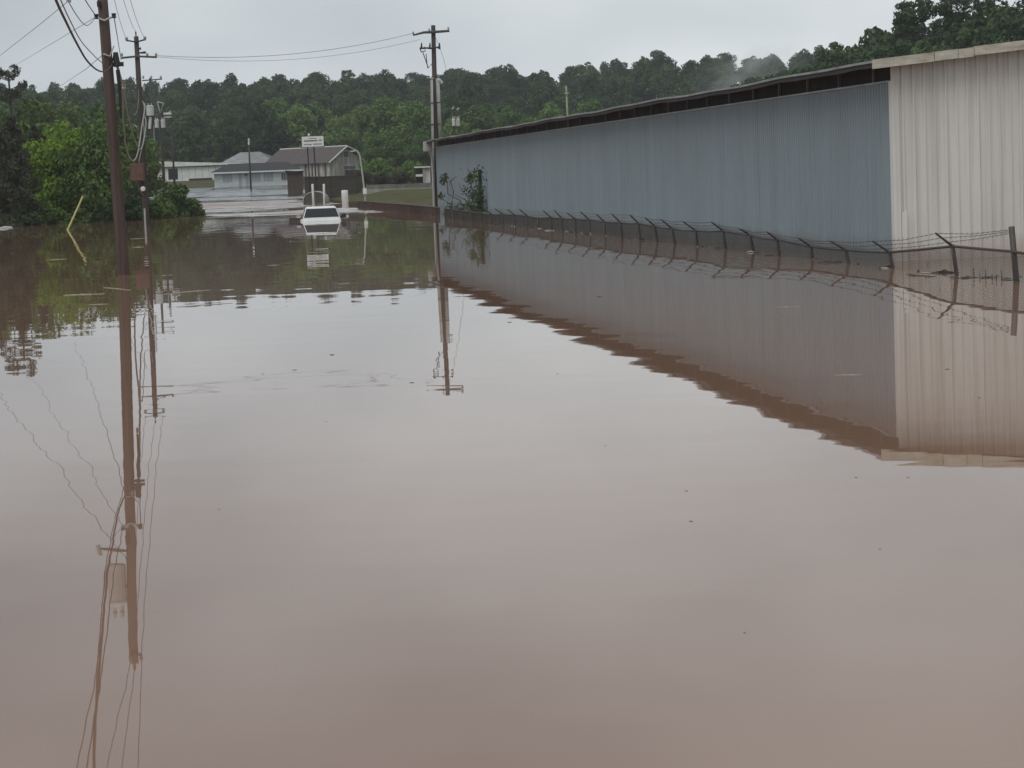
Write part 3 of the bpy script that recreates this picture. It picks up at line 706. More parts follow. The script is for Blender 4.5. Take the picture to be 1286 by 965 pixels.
# second run of fence past the far corner, caked with red clay
f2 = []
for x_, yb, yt in ((552, 270.5, 261), (532, 269, 259.2), (514, 267.4, 257.4), (498, 266, 256.2), (483, 264.6, 255.2), (467, 263.2, 253.6), (450, 262, 252.8)):
    g_ = G(x_, yb); f2.append((g_, at(x_ - 0.4, yt, g_.y)))
fence2 = empty('chain_link_fence', f2[0][0], 'low fence caked with red clay running on past the warehouse corner', 'fence')
o2 = Vector(fence2.location)
for a, c in f2:
    MB().tube([a - o2 - Vector((0, 0, 1.3)), c - o2], 0.04, 7).build('post', M['galv'], fence2)
MB().tube([c - o2 for a, c in f2], 0.03, 6).build('top_rail', M['galv'], fence2)
chain_link('wire_mesh', [c for a, c in f2], -0.3, 0.06, 0.0036, M['mesh_red'], fence2, o2)

# vine on the wall and fence at the far end
rng = np.random.default_rng(5)
vroot = C0 + t_dir * dpy - e_dir * 0.35
vine = empty('vine', (vroot.x, vroot.y, 0), 'straggling vine with dark leaf clumps climbing the grey wall by the drain pipe', 'vine')
vo = Vector(vine.location)
vp = []
stems_px = [[(604, 268), (600, 250), (596, 232), (600, 218)], [(598, 268), (592, 248), (585, 240), (580, 230)], [(588, 268), (578, 252), (568, 244), (562, 226), (556, 222)],
            [(575, 268), (566, 256), (556, 248)], [(603, 262), (594, 256), (586, 250), (572, 244)], [(570, 266), (572, 240), (566, 228), (574, 222)]]
for st in stems_px:
    pp = []
    for x_, y_ in st:
        s_, z_ = along_px(x_, y_, 0.3); pp.append(C0 - e_dir * (0.3 + rnd.uniform(0, 0.25)) + t_dir * s_ + Vector((0, 0, z_)) - vo)
    MB().tube([Vector((pp[0].x, pp[0].y, -1.45))] + pp, [0.03] + [0.026] * (len(pp) - 1) + [0.012], 5).build('stem', M['drift_dark'], vine)
for x_, y_, r_, n_ in ((603, 220, 0.5, 70), (594, 222, 0.45, 60), (601, 236, 0.45, 60), (588, 240, 0.4, 60), (596, 247, 0.26, 80), (603, 252, 0.3, 120), (604, 262, 0.35, 150), (560, 222, 0.22, 60), (557, 228, 0.24, 70), (555, 246, 0.22, 60), (590, 226, 0.2, 50), (595, 264, 0.4, 160), (580, 263, 0.35, 110), (567, 263, 0.35, 100), (588, 257, 0.2, 40), (604, 243, 0.25, 80), (592, 222, 0.2, 50)):
    s_, z_ = along_px(x_, y_, 0.35); c = C0 - e_dir * 0.4 + t_dir * s_ + Vector((0, 0, z_)) - vo
    d = rng.normal(size=(n_, 3)); vp.append(np.array(c) + d * r_ * 0.45)
vp = np.concatenate(vp)
link('foliage', leaves_mesh('foliage', vp, rng.normal(size=vp.shape), 0.07, M['leaf_hill'], rng), vine)

# ------------------------------------------------------------------ utility poles and wires
def wire(name, pts, r, label, m='wire', sag=0.0, n=18, cat='cable', group=None):
    """a cable through the given points (smooth curve); two points and a sag make a hanging span"""
    pts = [Vector(p) for p in pts]
    if len(pts) == 2:
        a, c = pts; cv = [a.lerp(c, i / n) - Vector((0, 0, 4 * sag * (i / n) * (1 - i / n))) for i in range(n + 1)]
    else:
        q_ = [pts[0]]
        for a_, c_ in zip(pts[:-1], pts[1:]):
            k_ = max(1, int((c_ - a_).length / 7.0)) if (c_ - a_).length > 14 else 1
            q_ += [a_.lerp(c_, i / k_) for i in range(1, k_ + 1)]
        pts = q_
        cv = []; P = [pts[0] * 2 - pts[1]] + pts + [pts[-1] * 2 - pts[-2]]
        for i in range(1, len(P) - 2):
            for k in range(8):
                t = k / 8; a, b_, c, d = P[i - 1:i + 3]
                cv.append(0.5 * ((2 * b_) + (c - a) * t + (2 * a - 5 * b_ + 4 * c - d) * t * t + (3 * b_ - a - 3 * c + d) * t ** 3))
        cv.append(pts[-1])
    org = cv[0].copy()
    o = MB().tube([p - org for p in cv], r, 5).build(name, M[m], None, org, smooth=True)
    return tag(o, label, cat, group)
def insulator(parent, p, up=0.12, r=0.05):
    return MB().lathe(p, [(0.012, -0.08), (r * 0.6, -0.02), (r, 0.0), (r * 0.7, up * 0.4), (r, up * 0.5), (r * 0.5, up)], 8).build('insulator', M['porcelain'], parent, smooth=True)
def transformer_can(parent, c, r, h):
    o = MB().lathe(c, [(r * 0.9, -h / 2), (r, -h / 2 + 0.03), (r, h / 2 - 0.06), (r * 1.05, h / 2 - 0.05), (r * 1.05, h / 2), (r * 0.7, h / 2 + 0.07)], 14).build('transformer', M['can'], parent, smooth=False)
    MB().lathe(Vector(c) + Vector((r * 0.4, 0, h / 2 + 0.04)), [(0.04, 0), (0.06, 0.04), (0.04, 0.1), (0.06, 0.14), (0.03, 0.24)], 8).build('bushing', M['porcelain'], o)
    MB().lathe(Vector(c) + Vector((-r * 0.4, 0, h / 2 + 0.04)), [(0.04, 0), (0.06, 0.04), (0.04, 0.1), (0.06, 0.14), (0.03, 0.24)], 8).build('bushing', M['porcelain'], o)
    return o

# near pole with red brown creosote
b1 = G(155.5, 345); D1 = b1.y
P1 = empty('utility_pole', b1, 'thick reddish brown wooden pole rising straight from the open water', 'utility pole')
top1 = at(117, -152, D1)
def l1(x, y, dy=0.0): return at(x, y, D1 + dy) - b1
ax = top1 - b1
MB().tube([-ax * 0.17, ax * 0.0, ax * 0.5, ax], [0.152, 0.142, 0.128, 0.11], 16).build('shaft', M['pole'], P1, smooth=True)
def pole_x(y): return 155.5 + (y - 345) * (37.5 / 485)
arm = MB().tube([l1(112, -141, -0.13), l1(128, -142, -0.13)], 0.03, 6).build('crossarm', M['arm'], P1)
for x_ in (113, 127): insulator(arm, l1(x_, -144, -0.13))
insulator(P1, l1(116.6, -155, 0))
transformer_can(P1, l1(106, -52, -0.05), 0.22, 1.0)
MB().tube([l1(106, -52, 0), l1(124, -52, 0)], 0.04, 6).build('bracket', M['iron'], P1)
a_ = MB().tube([l1(88, -4, -0.15), l1(124, -10, -0.1)], 0.03, 6).build('cutout_arm', M['iron'], P1)
MB().tube([l1(88, -16, -0.15), l1(86, 3, -0.15)], [0.05, 0.06], 8).build('fuse_cutout', M['porcelain'], a_)
MB().tube([l1(124, 2, -0.16), l1(124.5, 9, -0.16)], 0.05, 8).build('cable_clamp', M['iron'], P1)
br = MB().tube([l1(121, 22, -0.15), l1(131, 26, -0.18), l1(142, 21, -0.15)], 0.025, 6).build('service_bracket', M['conduit'], P1)
for x_, y_ in ((121, 21), (143, 20)): MB().lathe(l1(x_, y_, -0.15), [(0.02, -0.06), (0.06, -0.05), (0.045, 0), (0.06, 0.05), (0.02, 0.06)], 8).build('spool_insulator', M['iron'], br)
sb = MB().tube([l1(145, 66, -0.1), l1(147.5, 84, -0.1)], [0.06, 0.085], 8).build('splice_case', M['iron'], P1)
MB().box(-0.14, 0.14, -0.06, 0.06, -0.05, 0.05).build('splice_cap', M['iron'], sb, l1(147.5, 81, -0.1))
MB().tube([l1(148, 88, -0.12), l1(151, 122, -0.12), l1(152, 150, -0.1)], [0.05, 0.035, 0.02], 6).build('riser_cable', M['wire'], P1)
MB().tube([l1(130, 68, -0.15), l1(138, 71, -0.2), l1(143, 58, -0.12)], 0.02, 6).build('guy_band', M['conduit'], P1)

# pole with the rusty cabinet
b2 = G(184, 284); D2 = b2.y
P2 = empty('utility_pole', b2, 'wooden pole carrying a rusty brown cabinet beside the drowned road', 'utility pole')
def l2(x, y, dy=0.0): return at(x, y, D2 + dy) - b2
MB().tube([l2(184, 284) * 1 - Vector((0, 0, 1.3)), l2(184, 284), l2(177, 150), l2(171, 46)], [0.185, 0.18, 0.15, 0.12], 14).build('shaft', M['pole_dark'], P2, smooth=True)
MB().tube([l2(171, 48), l2(170.4, 40)], [0.03, 0.04], 6).build('pin', M['iron'], P2)
a1 = MB().tube([l2(159, 51, -0.1), l2(171, 53, -0.15), l2(182, 50, -0.1)], 0.04, 6).build('pin_arm', M['iron'], P2)
for x_, y_ in ((159, 50.5), (182, 49.5)): insulator(a1, l2(x_, y_, -0.1), 0.16, 0.09)
a2 = MB().tube([l2(152.5, 73, -0.15), l2(172, 71, -0.2), l2(197, 72, -0.1)], 0.055, 6).build('crossarm', M['arm'], P2)
for x_ in (153, 185, 196): insulator(a2, l2(x_, 70, -0.12), 0.14, 0.07)
for x_, y_ in ((177, 61), (183, 66)): MB().tube([l2(173, y_ + 1), l2(x_, y_)], [0.03, 0.07], 6).build('standoff', M['iron'], P2)
cb = box('meter_cabinet', M['rust_box'], P2, -0.36, 0.34, -0.2, 0.16, -0.45, 0.48, bev=0.03)
cb.location = l2(173, 217, -0.25)
box('cabinet_door', M['rust_box'], cb, -0.31, 0.29, -0.225, -0.203, -0.40, 0.43, bev=0.01)
MB().tube([l2(174, 229, -0.3), l2(174.5, 240, -0.25), l2(181, 246, -0.2)], 0.035, 6).build('conduit', M['rust_box'], P2)
MB().add([], []).lathe(Vector((0, 0, 0)), [(0.11, -0.06), (0.13, -0.04), (0.13, 0.03), (0.09, 0.06)], 12).build('meter_dial', M['white_paint'], P2, l2(179.5, 237.5, -0.34), (math.radians(90), 0, 0))
MB().tube([l2(181.6, 262, -0.2), l2(182.6, 283, -0.2), l2(182.6, 283, -0.2) - Vector((0, 0, 1.2))], 0.05, 6).build('riser_pipe', M['conduit'], P2)
MB().tube([l2(172.5, 160, -0.1), l2(168.5, 157, -0.1)], 0.03, 6).build('step_bolt', M['conduit'], P2)

# middle pole by the warehouse corner
b5 = G(551, 265.3); D5 = b5.y
P5 = empty('utility_pole', b5, 'tall dark pole with crossarms and two conduits at the far warehouse corner', 'utility pole')
def l5(x, y, dy=0.0): return at(x, y, D5 + dy) - b5
MB().tube([Vector((0, 0, -1.4)), Vector((0, 0, 0)), l5(547, 150), l5(544, 32)], [0.19, 0.185, 0.155, 0.125], 14).build('shaft', M['pole_dark'], P5, smooth=True)
ca = MB().tube([l5(518.5, 44.5, -0.3), l5(532, 41, -0.25), l5(544, 40.5, -0.2), l5(564.5, 39, -0.2)], [0.05, 0.075, 0.085, 0.07], 6).build('crossarm', M['arm'], P5)
for x_, y_ in ((519, 42.5), (539, 38.5), (563, 36.5)): insulator(ca, l5(x_, y_, -0.22), 0.12, 0.06)
cb5 = MB().tube([l5(527, 61, -0.2), l5(536, 60.5, -0.25), l5(545, 61, -0.25), l5(553, 58.5, -0.2)], 0.05, 6).build('cutout_arm', M['iron'], P5)
for x_ in (529.5, 540, 552): MB().tube([l5(x_, 54, -0.2), l5(x_ - 0.3, 62, -0.2)], [0.03, 0.075], 7).build('fuse_cutout', M['iron'], cb5)
MB().tube([l5(527.5, 61, -0.25), l5(529, 65.5, -0.3), l5(534, 64.5, -0.3), l5(533, 59, -0.3)], 0.035, 5).build('jumper', M['wire'], cb5)
MB().tube([l5(531, 66, -0.2), l5(538, 86, -0.15)], 0.03, 5).build('fuse_rod', M['wire_grey'], P5)
MB().tube([l5(535, 68, -0.2), l5(537, 86, -0.15), l5(543, 80, -0.1)], 0.025, 5).build('lead', M['wire'], P5)
for x0_, x1_, yt_, yb_, r_ in ((542.0, 545.0, 101, 262, 0.085), (549.4, 552.8, 99, 172, 0.115)):
    MB().tube([l5(x0_ + 1.5, yt_ - 3, -0.15), l5(x0_, yt_, -0.2), l5(x1_, yb_, -0.2)], r_, 8).build('conduit', M['conduit'], P5, smooth=True)
MB().tube([l5(549.4, 101, -0.2), l5(552, 101, -0.25), l5(555.5, 105, -0.25)], [0.11, 0.11, 0.09], 8).build('weatherhead', M['conduit'], P5)
for y_ in (130, 157): MB().tube([l5(541, y_ - 0.3, -0.3), l5(553.5, y_ - 1, -0.3)], 0.03, 5).build('strap', M['iron'], P5)

# cluster of poles with transformers far along the road, a lamp pole
def simple_pole(px_, ybase, ytop, Y, dia, label, lean=0.0):
    gb = at(px_, ybase, Y); z0 = gz(gb.x, gb.y)
    P = empty('utility_pole', (gb.x, gb.y, z0), label, 'utility pole')
    t = at(px_ - (ybase - ytop) * 0.052 + lean, ytop, Y)
    MB().tube([Vector((0, 0, -0.3)), (t - Vector(P.location)) * 0.5, t - Vector(P.location)], [dia * 0.5, dia * 0.44, dia * 0.36], 10).build('shaft', M['pole_dark'], P, smooth=True)
    return P, (lambda x, y, dy=0.0: at(x, y, Y + dy) - Vector(P.location))
P3, l3 = simple_pole(196, 240, 98, 262, 0.34, 'dark pole with one large transformer behind the shrubs')
a_ = MB().tube([l3(178.5, 101.5), l3(203.5, 99.5)], 0.07, 6).build('crossarm', M['arm'], P3)
for x_ in (180, 190, 202): insulator(a_, l3(x_, 98.5), 0.3, 0.12)
transformer_can(P3, l3(188.5, 139.5, -0.4), 0.40, 1.05)
for x_, y_ in ((180.5, 110), (181.5, 134), (200, 112)): MB().tube([l3(x_, y_ - 4, -0.2), l3(x_ + 0.5, y_ + 4, -0.2)], 0.10, 7).build('arrester', M['porcelain'], P3)
MB().tube([l3(189, 147, -0.4), l3(188, 162, -0.4)], 0.16, 7).build('lead_tube', M['can'], P3)
MB().tube([l3(193, 158, -0.3), l3(194, 180, -0.3), l3(192, 205, -0.3)], 0.05, 6).build('service_cable', M['cable_pale'], P3)
P4, l4 = simple_pole(206.5, 238, 118, 266, 0.34, 'dark pole with two small pale transformers behind the shrubs')
transformer_can(P4, l4(197, 156, -0.3), 0.24, 0.85); transformer_can(P4, l4(204.8, 156, -0.3), 0.24, 0.85)
MB().tube([l4(197.5, 128, -0.2), l4(201.5, 142, -0.2), l4(205.5, 130, -0.2), l4(197.5, 128, -0.2)], 0.10, 5).build('rack', M['conduit'], P4)
P6, l6 = simple_pole(219.5, 238, 140, 264, 0.26, 'slim dark pole with street light and dark cabinet behind the shrubs')
lm = MB().box(-0.42, 0.40, -0.2, 0.2, -0.10, 0.12).build('street_light', M['white_paint'], P6, l6(210.5, 143, -0.3))
MB().tube([l6(212, 141, -0.2), l6(215, 139.5, 0)], 0.05, 6).build('light_arm', M['conduit'], P6)
MB().box(-0.40, 0.36, -0.15, 0.15, -0.10, 0.08).build('street_light', M['conduit'], P6, l6(211, 147, -0.3))
c6 = box('cabinet', M['iron'], P6, -0.5, 0.5, -0.3, 0.2, -0.6, 0.62, bev=0.03); c6.location = l6(217.5, 219, -0.3)
P7, l7 = simple_pole(573, 214, 132, 232, 0.28, 'slim pole with twin white transformers seen over the warehouse roof')
for x_ in (569.8, 575.2): transformer_can(P7, l7(x_, 154.5, -0.2), 0.17, 0.62)
for x_, y_ in ((568, 136), (574, 137)): MB().tube([l7(x_, y_ + 1.5, -0.2), l7(x_ + 2, y_ - 1.5, -0.2)], 0.08, 6).build('cutout', M['porcelain'], P7)
P8, l8 = simple_pole(716, 206, 108, 215, 0.22, 'thin pale greenish pole showing above the warehouse roof')
P8.children[0].data.materials[0] = mat('pale_green_pole', (0.26, 0.27, 0.15), 0.7)
MB().tube([l8(709, 118, -0.1), l8(714, 117, -0.1)], 0.05, 6).build('step_arm', M['conduit'], P8)
P9, l9 = simple_pole(314, 212, 176, 336, 0.28, 'short dark mast with white cap behind the dark house roof')
MB().tube([l9(312.4, 182), l9(312.3, 174)], 0.12, 7).build('cap', M['white_paint'], P9)

# wires ---------------------------------------------------------
LINE = [P2.location + l2(159, 49, -0.1), P2.location + l2(170.4, 40), P2.location + l2(182, 48.5, -0.1)]
for k, (x_, lab) in enumerate(((113, 'outer'), (116.6, 'middle'), (127, 'inner'))):
    a = b1 + l1(x_, -158 if k == 1 else -147, -0.13)
    wire('power_line', [LINE[k], a], 0.010, f'thin {lab} power line strung from the cabinet pole up to the thick reddish pole top', 'wire_grey', 0.6)
    wire('power_line', [a, Vector((-0.4 - 1.0 + k * 1.0, -9, a.z + 0.3))], 0.009, f'{lab} overhead line running from the thick reddish pole top away from the cabinet pole', 'wire', 0.7)
wire('power_line', [b2 + l2(196, 70, -0.1), b5 + l5(519, 42, -0.22)], 0.012, 'upper line crossing the sky from cabinet pole to warehouse corner pole', 'wire_grey', 0.55)
wire('power_line', [b2 + l2(196, 71.5, -0.1), b5 + l5(527, 50, -0.22)], 0.009, 'lower line crossing the sky from cabinet pole to warehouse corner pole', 'wire_grey', 0.62)
wire('cable', [b1 + l1(143.5, 66, -0.12), b1 + l1(140, 82, -0.5), at(131.5, 89.7, 53), at(122, 88, 49), at(109, 76, 43), at(96, 54, 37.5), at(83, 28, 32.5), at(70, 0, 28), at(40, -75, 21), Vector((-2.6, 8, 4.9)), Vector((-1.2, -9, 6.4))], 0.018,
     'thick black cable looping down to the thick reddish pole from above', 'wire')
wire('cable', [b1 + l1(128, 79, -0.15), at(118, 70, 52), at(102, 52, 45), at(88, 26, 38), at(76, 0, 33), at(50, -60, 24), Vector((-1.6, -9, 6.6))], 0.010, 'thin cable running beside the thick black cable to the thick reddish pole', 'wire_grey')
wire('cable', [b1 + l1(121, 21, -0.15), at(112, 31, 53), at(106, 31, 50), at(98, 22, 46), at(87, 4, 41), at(76, -20, 36), Vector((-1.0, -9, 7.0))], 0.009, 'thin cable dipping to the bracket on the thick reddish pole', 'wire_grey')
wire('cable', [b1 + l1(121, 21, -0.15), at(114, 11, 54), at(107, 0, 50), at(95, -22, 44), Vector((-0.6, -9, 7.4))], 0.011, 'black cable rising from the thick reddish pole bracket away from the grove', 'wire')
wire('service_drop', [b1 + l1(124, -28, 0.1), at(88, 0, 66), at(45, 35, 82), at(0, 70, 104), at(-50, 106, 140)], 0.009, 'black service drop slanting down from the thick reddish pole above the tall pine', 'wire')
wire('service_drop', [b1 + l1(121, 21, -0.1), at(80, 46, 80), at(20, 82, 150), at(2, 92, 172)], 0.008, 'grey service drop slanting from the thick reddish pole bracket into the grove', 'wire_grey')
wire('service_drop', [b1 + l1(128, 70, 0.1), at(108, 87, 85), at(85, 102, 150), at(76, 108, 176)], 0.010, 'short grey drop slanting from the thick reddish pole into the treetops', 'wire_grey')
wire('cable', [b1 + l1(143, 20, -0.15), at(148, 50, 78), at(152, 75, 100), b2 + l2(153, 73, -0.15)], 0.012, 'thin black wire between the thick reddish pole bracket and the cabinet pole crossarm', 'wire')
wire('cable', [b1 + l1(147.5, 84, -0.1), at(152, 99, 70), at(155.5, 109, 86), at(154.5, 140, 96), at(157, 175, 104), at(161, 194, 110), at(167.5, 202, 116), at(173, 192, 119.5), at(178, 160, 122), at(181.5, 135, D2 - 0.3), b2 + l2(175.5, 122)], 0.034, 'pale green cable hanging in the deepest loop beside the cabinet pole', 'cable_pale')
wire('cable', [at(155.5, 109, 86), at(160, 140, 96), at(166, 165, 108), at(173, 184, 117), at(178, 186, 120), at(182, 168, 122), at(183, 150, D2 - 0.3), b2 + l2(177.5, 140)], 0.030, 'pale green cable hanging in the shallower loop beside the cabinet pole', 'cable_pale')
wire('cable', [at(158, 100, 90), at(164, 125, 104), at(168, 145, 114), at(173, 135, 121), b2 + l2(174.5, 112)], 0.016, 'thin grey cable in the smallest loop beside the cabinet pole', 'wire_grey')
sp_ = MB().lathe((0, 0, 0), [(0.03, -0.09), (0.075, -0.06), (0.05, 0), (0.075, 0.06), (0.03, 0.09)], 9).build('cable_insulator', M['porcelain'], None, at(155.5, 109, 86))
tag(sp_, 'small white insulator where the pale cable loops begin', 'insulator')
wire('cable', [b2 + l2(178, 140), at(181, 170, D2 - 0.2), b2 + l2(174, 205, -0.2)], 0.028, 'pale service cable running down the cabinet pole into the cabinet', 'cable_pale')
wire('guy_wire', [b5 + l5(546, 45), at(553, 62, D5 + 1.5), at(560, 86, D5 + 3.5), at(574, 150, D5 + 8), at(584, 196, D5 + 11)], 0.010, 'thin guy wire slanting from the corner pole down behind the warehouse roof', 'wire_grey')
gb = G(85, 289)
gy_ = empty('guy_wire', gb, 'guy wire with yellow plastic guard slanting out of the water by the grove', 'guy wire')
gt = b2 + l2(174, 92)
g1 = gb.lerp(gt, 0.21)
MB().tube([gb - (gt - gb) * 0.06 - gb, g1 - gb], 0.050, 7).build('guard', M['guy'], gy_)
MB().tube([g1 - gb, gt - gb], 0.011, 5).build('wire', M['wire'], gy_)

# ------------------------------------------------------------------ drowned pickup
tb = G(404, 277.6)
truck = empty('pickup_truck', (tb.x, tb.y, 0), 'white pickup truck drowned up to its hood on the flooded road', 'truck', rz=math.atan(0.138) - 0.03)
truck.scale = (1.06, 1.06, 1.0)
TZ = -1.14
def loft(secs, m, name, parent, smooth=False, bev=0.0):
    """cross sections (y, [(x,z)...]) joined along y and capped"""
    b = MB(); n = len(secs[0][1])
    for y, pr in secs: b.v += [(x, y, z + TZ) for x, z in pr]
    for i in range(len(secs) - 1):
        for k in range(n): b.f.append((i * n + k, i * n + (k + 1) % n, (i + 1) * n + (k + 1) % n, (i + 1) * n + k))
    b.f += [tuple(range(n)), tuple(reversed(range((len(secs) - 1) * n, len(secs) * n)))]
    o = b.build(name, m, parent, smooth=smooth)
    if bev:
        md = o.modifiers.new('bevel', 'BEVEL'); md.width = bev; md.segments = 2; md.limit_method = 'ANGLE'
    return o
def ring(hw, zl, zh, ch): return [(-hw, zl), (hw, zl), (hw, zh - ch), (hw - ch, zh), (-hw + ch, zh), (-hw, zh - ch)]
# front of the truck faces the camera (local -y); the windscreen foot is at y = 0
body = loft([(-1.35, ring(0.86, 0.42, 1.04, 0.10)), (-1.15, ring(0.91, 0.38, 1.13, 0.10)), (0.05, ring(0.93, 0.38, 1.23, 0.08)), (0.3, ring(0.93, 0.38, 1.24, 0.05)), (1.75, ring(0.93, 0.38, 1.24, 0.05))], M['truck'], 'body', truck, bev=0.03)
cabp = lambda y, zb_, zt_, wb_, wt_: (y, [(-wb_, zb_), (wb_, zb_), (wt_, zt_ - 0.05), (wt_ - 0.08, zt_), (-wt_ + 0.08, zt_), (-wt_, zt_ - 0.05)])
cab = loft([cabp(-0.02, 1.20, 1.28, 0.90, 0.89), cabp(0.52, 1.22, 1.80, 0.88, 0.735), cabp(0.75, 1.22, 1.86, 0.88, 0.72), cabp(1.45, 1.22, 1.85, 0.88, 0.72), cabp(1.68, 1.22, 1.76, 0.88, 0.74), cabp(1.76, 1.22, 1.30, 0.88, 0.86)], M['truck'], 'cab', truck, bev=0.025)
def quad(name, m, parent, pts, th=0.012):
    pts = [Vector(p) + Vector((0, 0, TZ)) for p in pts]
    n = (pts[1] - pts[0]).cross(pts[2] - pts[0]).normalized() * th
    k = len(pts)
    return MB().add([p + n for p in pts] + [p - n for p in pts], [tuple(range(k)), tuple(reversed(range(k, 2 * k)))] + [(i, i + k, (i + 1) % k + k, (i + 1) % k) for i in range(k)]).build(name, m, parent)
quad('windscreen', M['glass'], cab, [(-0.83, 0.02, 1.315), (0.83, 0.02, 1.315), (0.695, 0.475, 1.745), (-0.695, 0.475, 1.745)], 0.02)
for s in (-1, 1):
    quad('side_window', M['glass'], cab, [(s * 0.865, 0.30, 1.32), (s * 0.865, 1.40, 1.32), (s * 0.755, 1.38, 1.72), (s * 0.765, 0.62, 1.72)], 0.014)
    mr = MB().box(-0.11, 0.11, -0.05, 0.05, -0.10, 0.12).build('mirror', M['black'], truck, (s * 1.06, 0.22, 1.34 + TZ))
    MB().tube([(-s * 0.09, 0, -0.04), (-s * 0.2, 0.02, -0.07)], 0.025, 6).build('mirror_stalk', M['black'], mr)
    if s < 0: MB().box(-0.115, 0.09, -0.058, -0.05, -0.02, 0.12).build('mirror_glass', M['chrome'], mr)
    MB().box(-0.19, 0.19, -0.05, 0.05, -0.10, 0.10).build('headlight', M['lamp_glass'], truck, (s * 0.66, -1.35, 0.86 + TZ))
    MB().tube([(s * 0.62, -0.02, 1.27 + TZ), (s * 0.12, 0.12, 1.33 + TZ)], 0.012, 5).build('wiper', M['black'], cab)
    MB().box(-0.012, 0.012, -0.07, 0.07, -0.015, 0.015).build('door_handle', M['black'], truck, (s * 0.94, 1.35, 1.12 + TZ))
MB().box(-0.45, 0.45, -0.04, 0.05, -0.14, 0.14).build('grille', M['black'], truck, (0, -1.36, 0.84 + TZ))
MB().box(-0.93, 0.93, -0.10, 0.10, -0.11, 0.11).build('bumper', M['chrome'], truck, (0, -1.42, 0.52 + TZ))
bed = MB()
bed.box(-0.93, 0.93, 1.82, 1.88, 0.5 + TZ, 1.20 + TZ).box(-0.93, -0.86, 1.88, 3.7, 0.5 + TZ, 1.20 + TZ).box(0.86, 0.93, 1.88, 3.7, 0.5 + TZ, 1.20 + TZ).box(-0.93, 0.93, 3.7, 3.76, 0.5 + TZ, 1.20 + TZ).box(-0.86, 0.86, 1.88, 3.7, 0.55 + TZ, 0.6 + TZ)
bed.build('cargo_bed', M['truck'], truck)
for wx in (-0.8, 0.8):
    for wy in (-0.75, 2.75):
        wo = MB().lathe((0, 0, 0), [(0.22, -0.11), (0.34, -0.11), (0.36, -0.05), (0.36, 0.05), (0.34, 0.11), (0.22, 0.11)], 20).build('wheel', M['rubber'], truck, (wx, wy, 0.37 + TZ), (0, math.radians(90), 0))
        MB().lathe((0, 0, 0), [(0.06, -0.09), (0.22, -0.10), (0.22, 0.10), (0.06, 0.09)], 14).build('rim', M['chrome'], wo)

# ------------------------------------------------------------------ road furniture near the truck
for x_, yt_, lab in ((392.6, 231.5, 'white bollard behind the truck roof, the one nearer the wooded bank'), (406, 231.5, 'white bollard behind the truck roof, the one nearer the pale pillar')):
    g_ = G(399, 265); top = at(x_, yt_, g_.y); bt = at(x_ + 1.6, 265, g_.y)
    o = MB().lathe((0, 0, 0), [(0.075, -1.4), (0.075, top.z - 0.03), (0.06, top.z), (0.02, top.z + 0.015)], 12).build('bollard', M['white_paint'], None, (bt.x, bt.y, 0), smooth=True)
    o.rotation_euler = (0, rnd.uniform(-0.02, 0.02), 0)
    tag(o, lab, 'bollard')
g_ = G(433.5, 256); top = at(432.5, 239, g_.y)
pl = MB().lathe((0, 0, 0), [(0.27, -1.3), (0.27, top.z - 0.06), (0.24, top.z - 0.01), (0.12, top.z)], 16).build('pillar', M['white_paint'], None, (g_.x, g_.y, 0), smooth=True)
tag(pl, 'stout pale round concrete pillar standing in water beside the truck', 'pillar')
g_ = G(458.5, 260.5)
lamp = empty('street_lamp', g_, 'grey street lamp with bent neck and white box at the grass bank', 'street lamp')
def ll(x, y, dy=0.0): return at(x, y, g_.y + dy) - g_
MB().tube([Vector((0, 0, -1.0)), ll(458.5, 246), ll(453, 202), ll(451, 193), ll(447.5, 189.5), ll(444, 189.5)], [0.075, 0.07, 0.055, 0.05, 0.045, 0.04], 8).build('post', M['conduit'], lamp, smooth=True)
box('control_box', M['white_paint'], lamp, -0.13, 0.13, -0.16, 0.1, -0.20, 0.2, bev=0.02).location = ll(458.2, 240.5, -0.1)
MB().box(-0.22, 0.12, -0.1, 0.1, -0.05, 0.05).build('lamp_head', M['conduit'], lamp, ll(443.5, 190))
st = MB().tube([Vector((0, 0, -1.2)), Vector((0, 0, 0)), at(466.5, 256.5, 168) - at(467.3, 261.5, 168)], 0.05, 6).build('stake', M['white_paint'], None, at(467.3, 261.5, 168) * 1)
tag(st, 'short white stake at the clay coated fence', 'stake')

# sign on two poles
g_ = G(391, 251); SD = g_.y
sign = empty('sign', (g_.x, g_.y, gz(g_.x, g_.y)), 'white roadside sign board with dark lettering on two black poles', 'sign')
so = Vector(sign.location)
def ls(x, y, dy=0.0): return at(x, y, SD + dy) - so
for x_ in (386.4, 394.6):
    c_ = ls(x_ - 0.8, 178, 0.1); MB().tube([Vector((c_.x + 0.12, c_.y, -0.3)), c_], 0.075, 8).build('pole', M['iron'], sign)
sc_ = SD / F
bd = MB().box(-14.4 * sc_, 14.4 * sc_, -0.08, 0.08, -7.4 * sc_, 7.4 * sc_).build('frame', M['iron'], sign, ls(392.8, 178, 0), (0, -0.0, 0))
fc = MB().box(-13.6 * sc_, 13.6 * sc_, -0.02, 0.0, -6.5 * sc_, 6.5 * sc_).build('face', M['sign'], bd, (0, -0.085, 0))
rs = random.Random(4)
def smudge(z, h, x0, x1, gapp):
    x = x0
    while x < x1:
        w_ = rs.uniform(0.55, 1.0); hh = h * rs.uniform(0.8, 1.0)
        MB().box(x * sc_, min(x + w_, x1) * sc_, -0.004, 0.004, -hh / 2 * sc_, hh / 2 * sc_).build('lettering', M['ink'], fc, (0, -0.026, z * sc_)); x += w_ + gapp
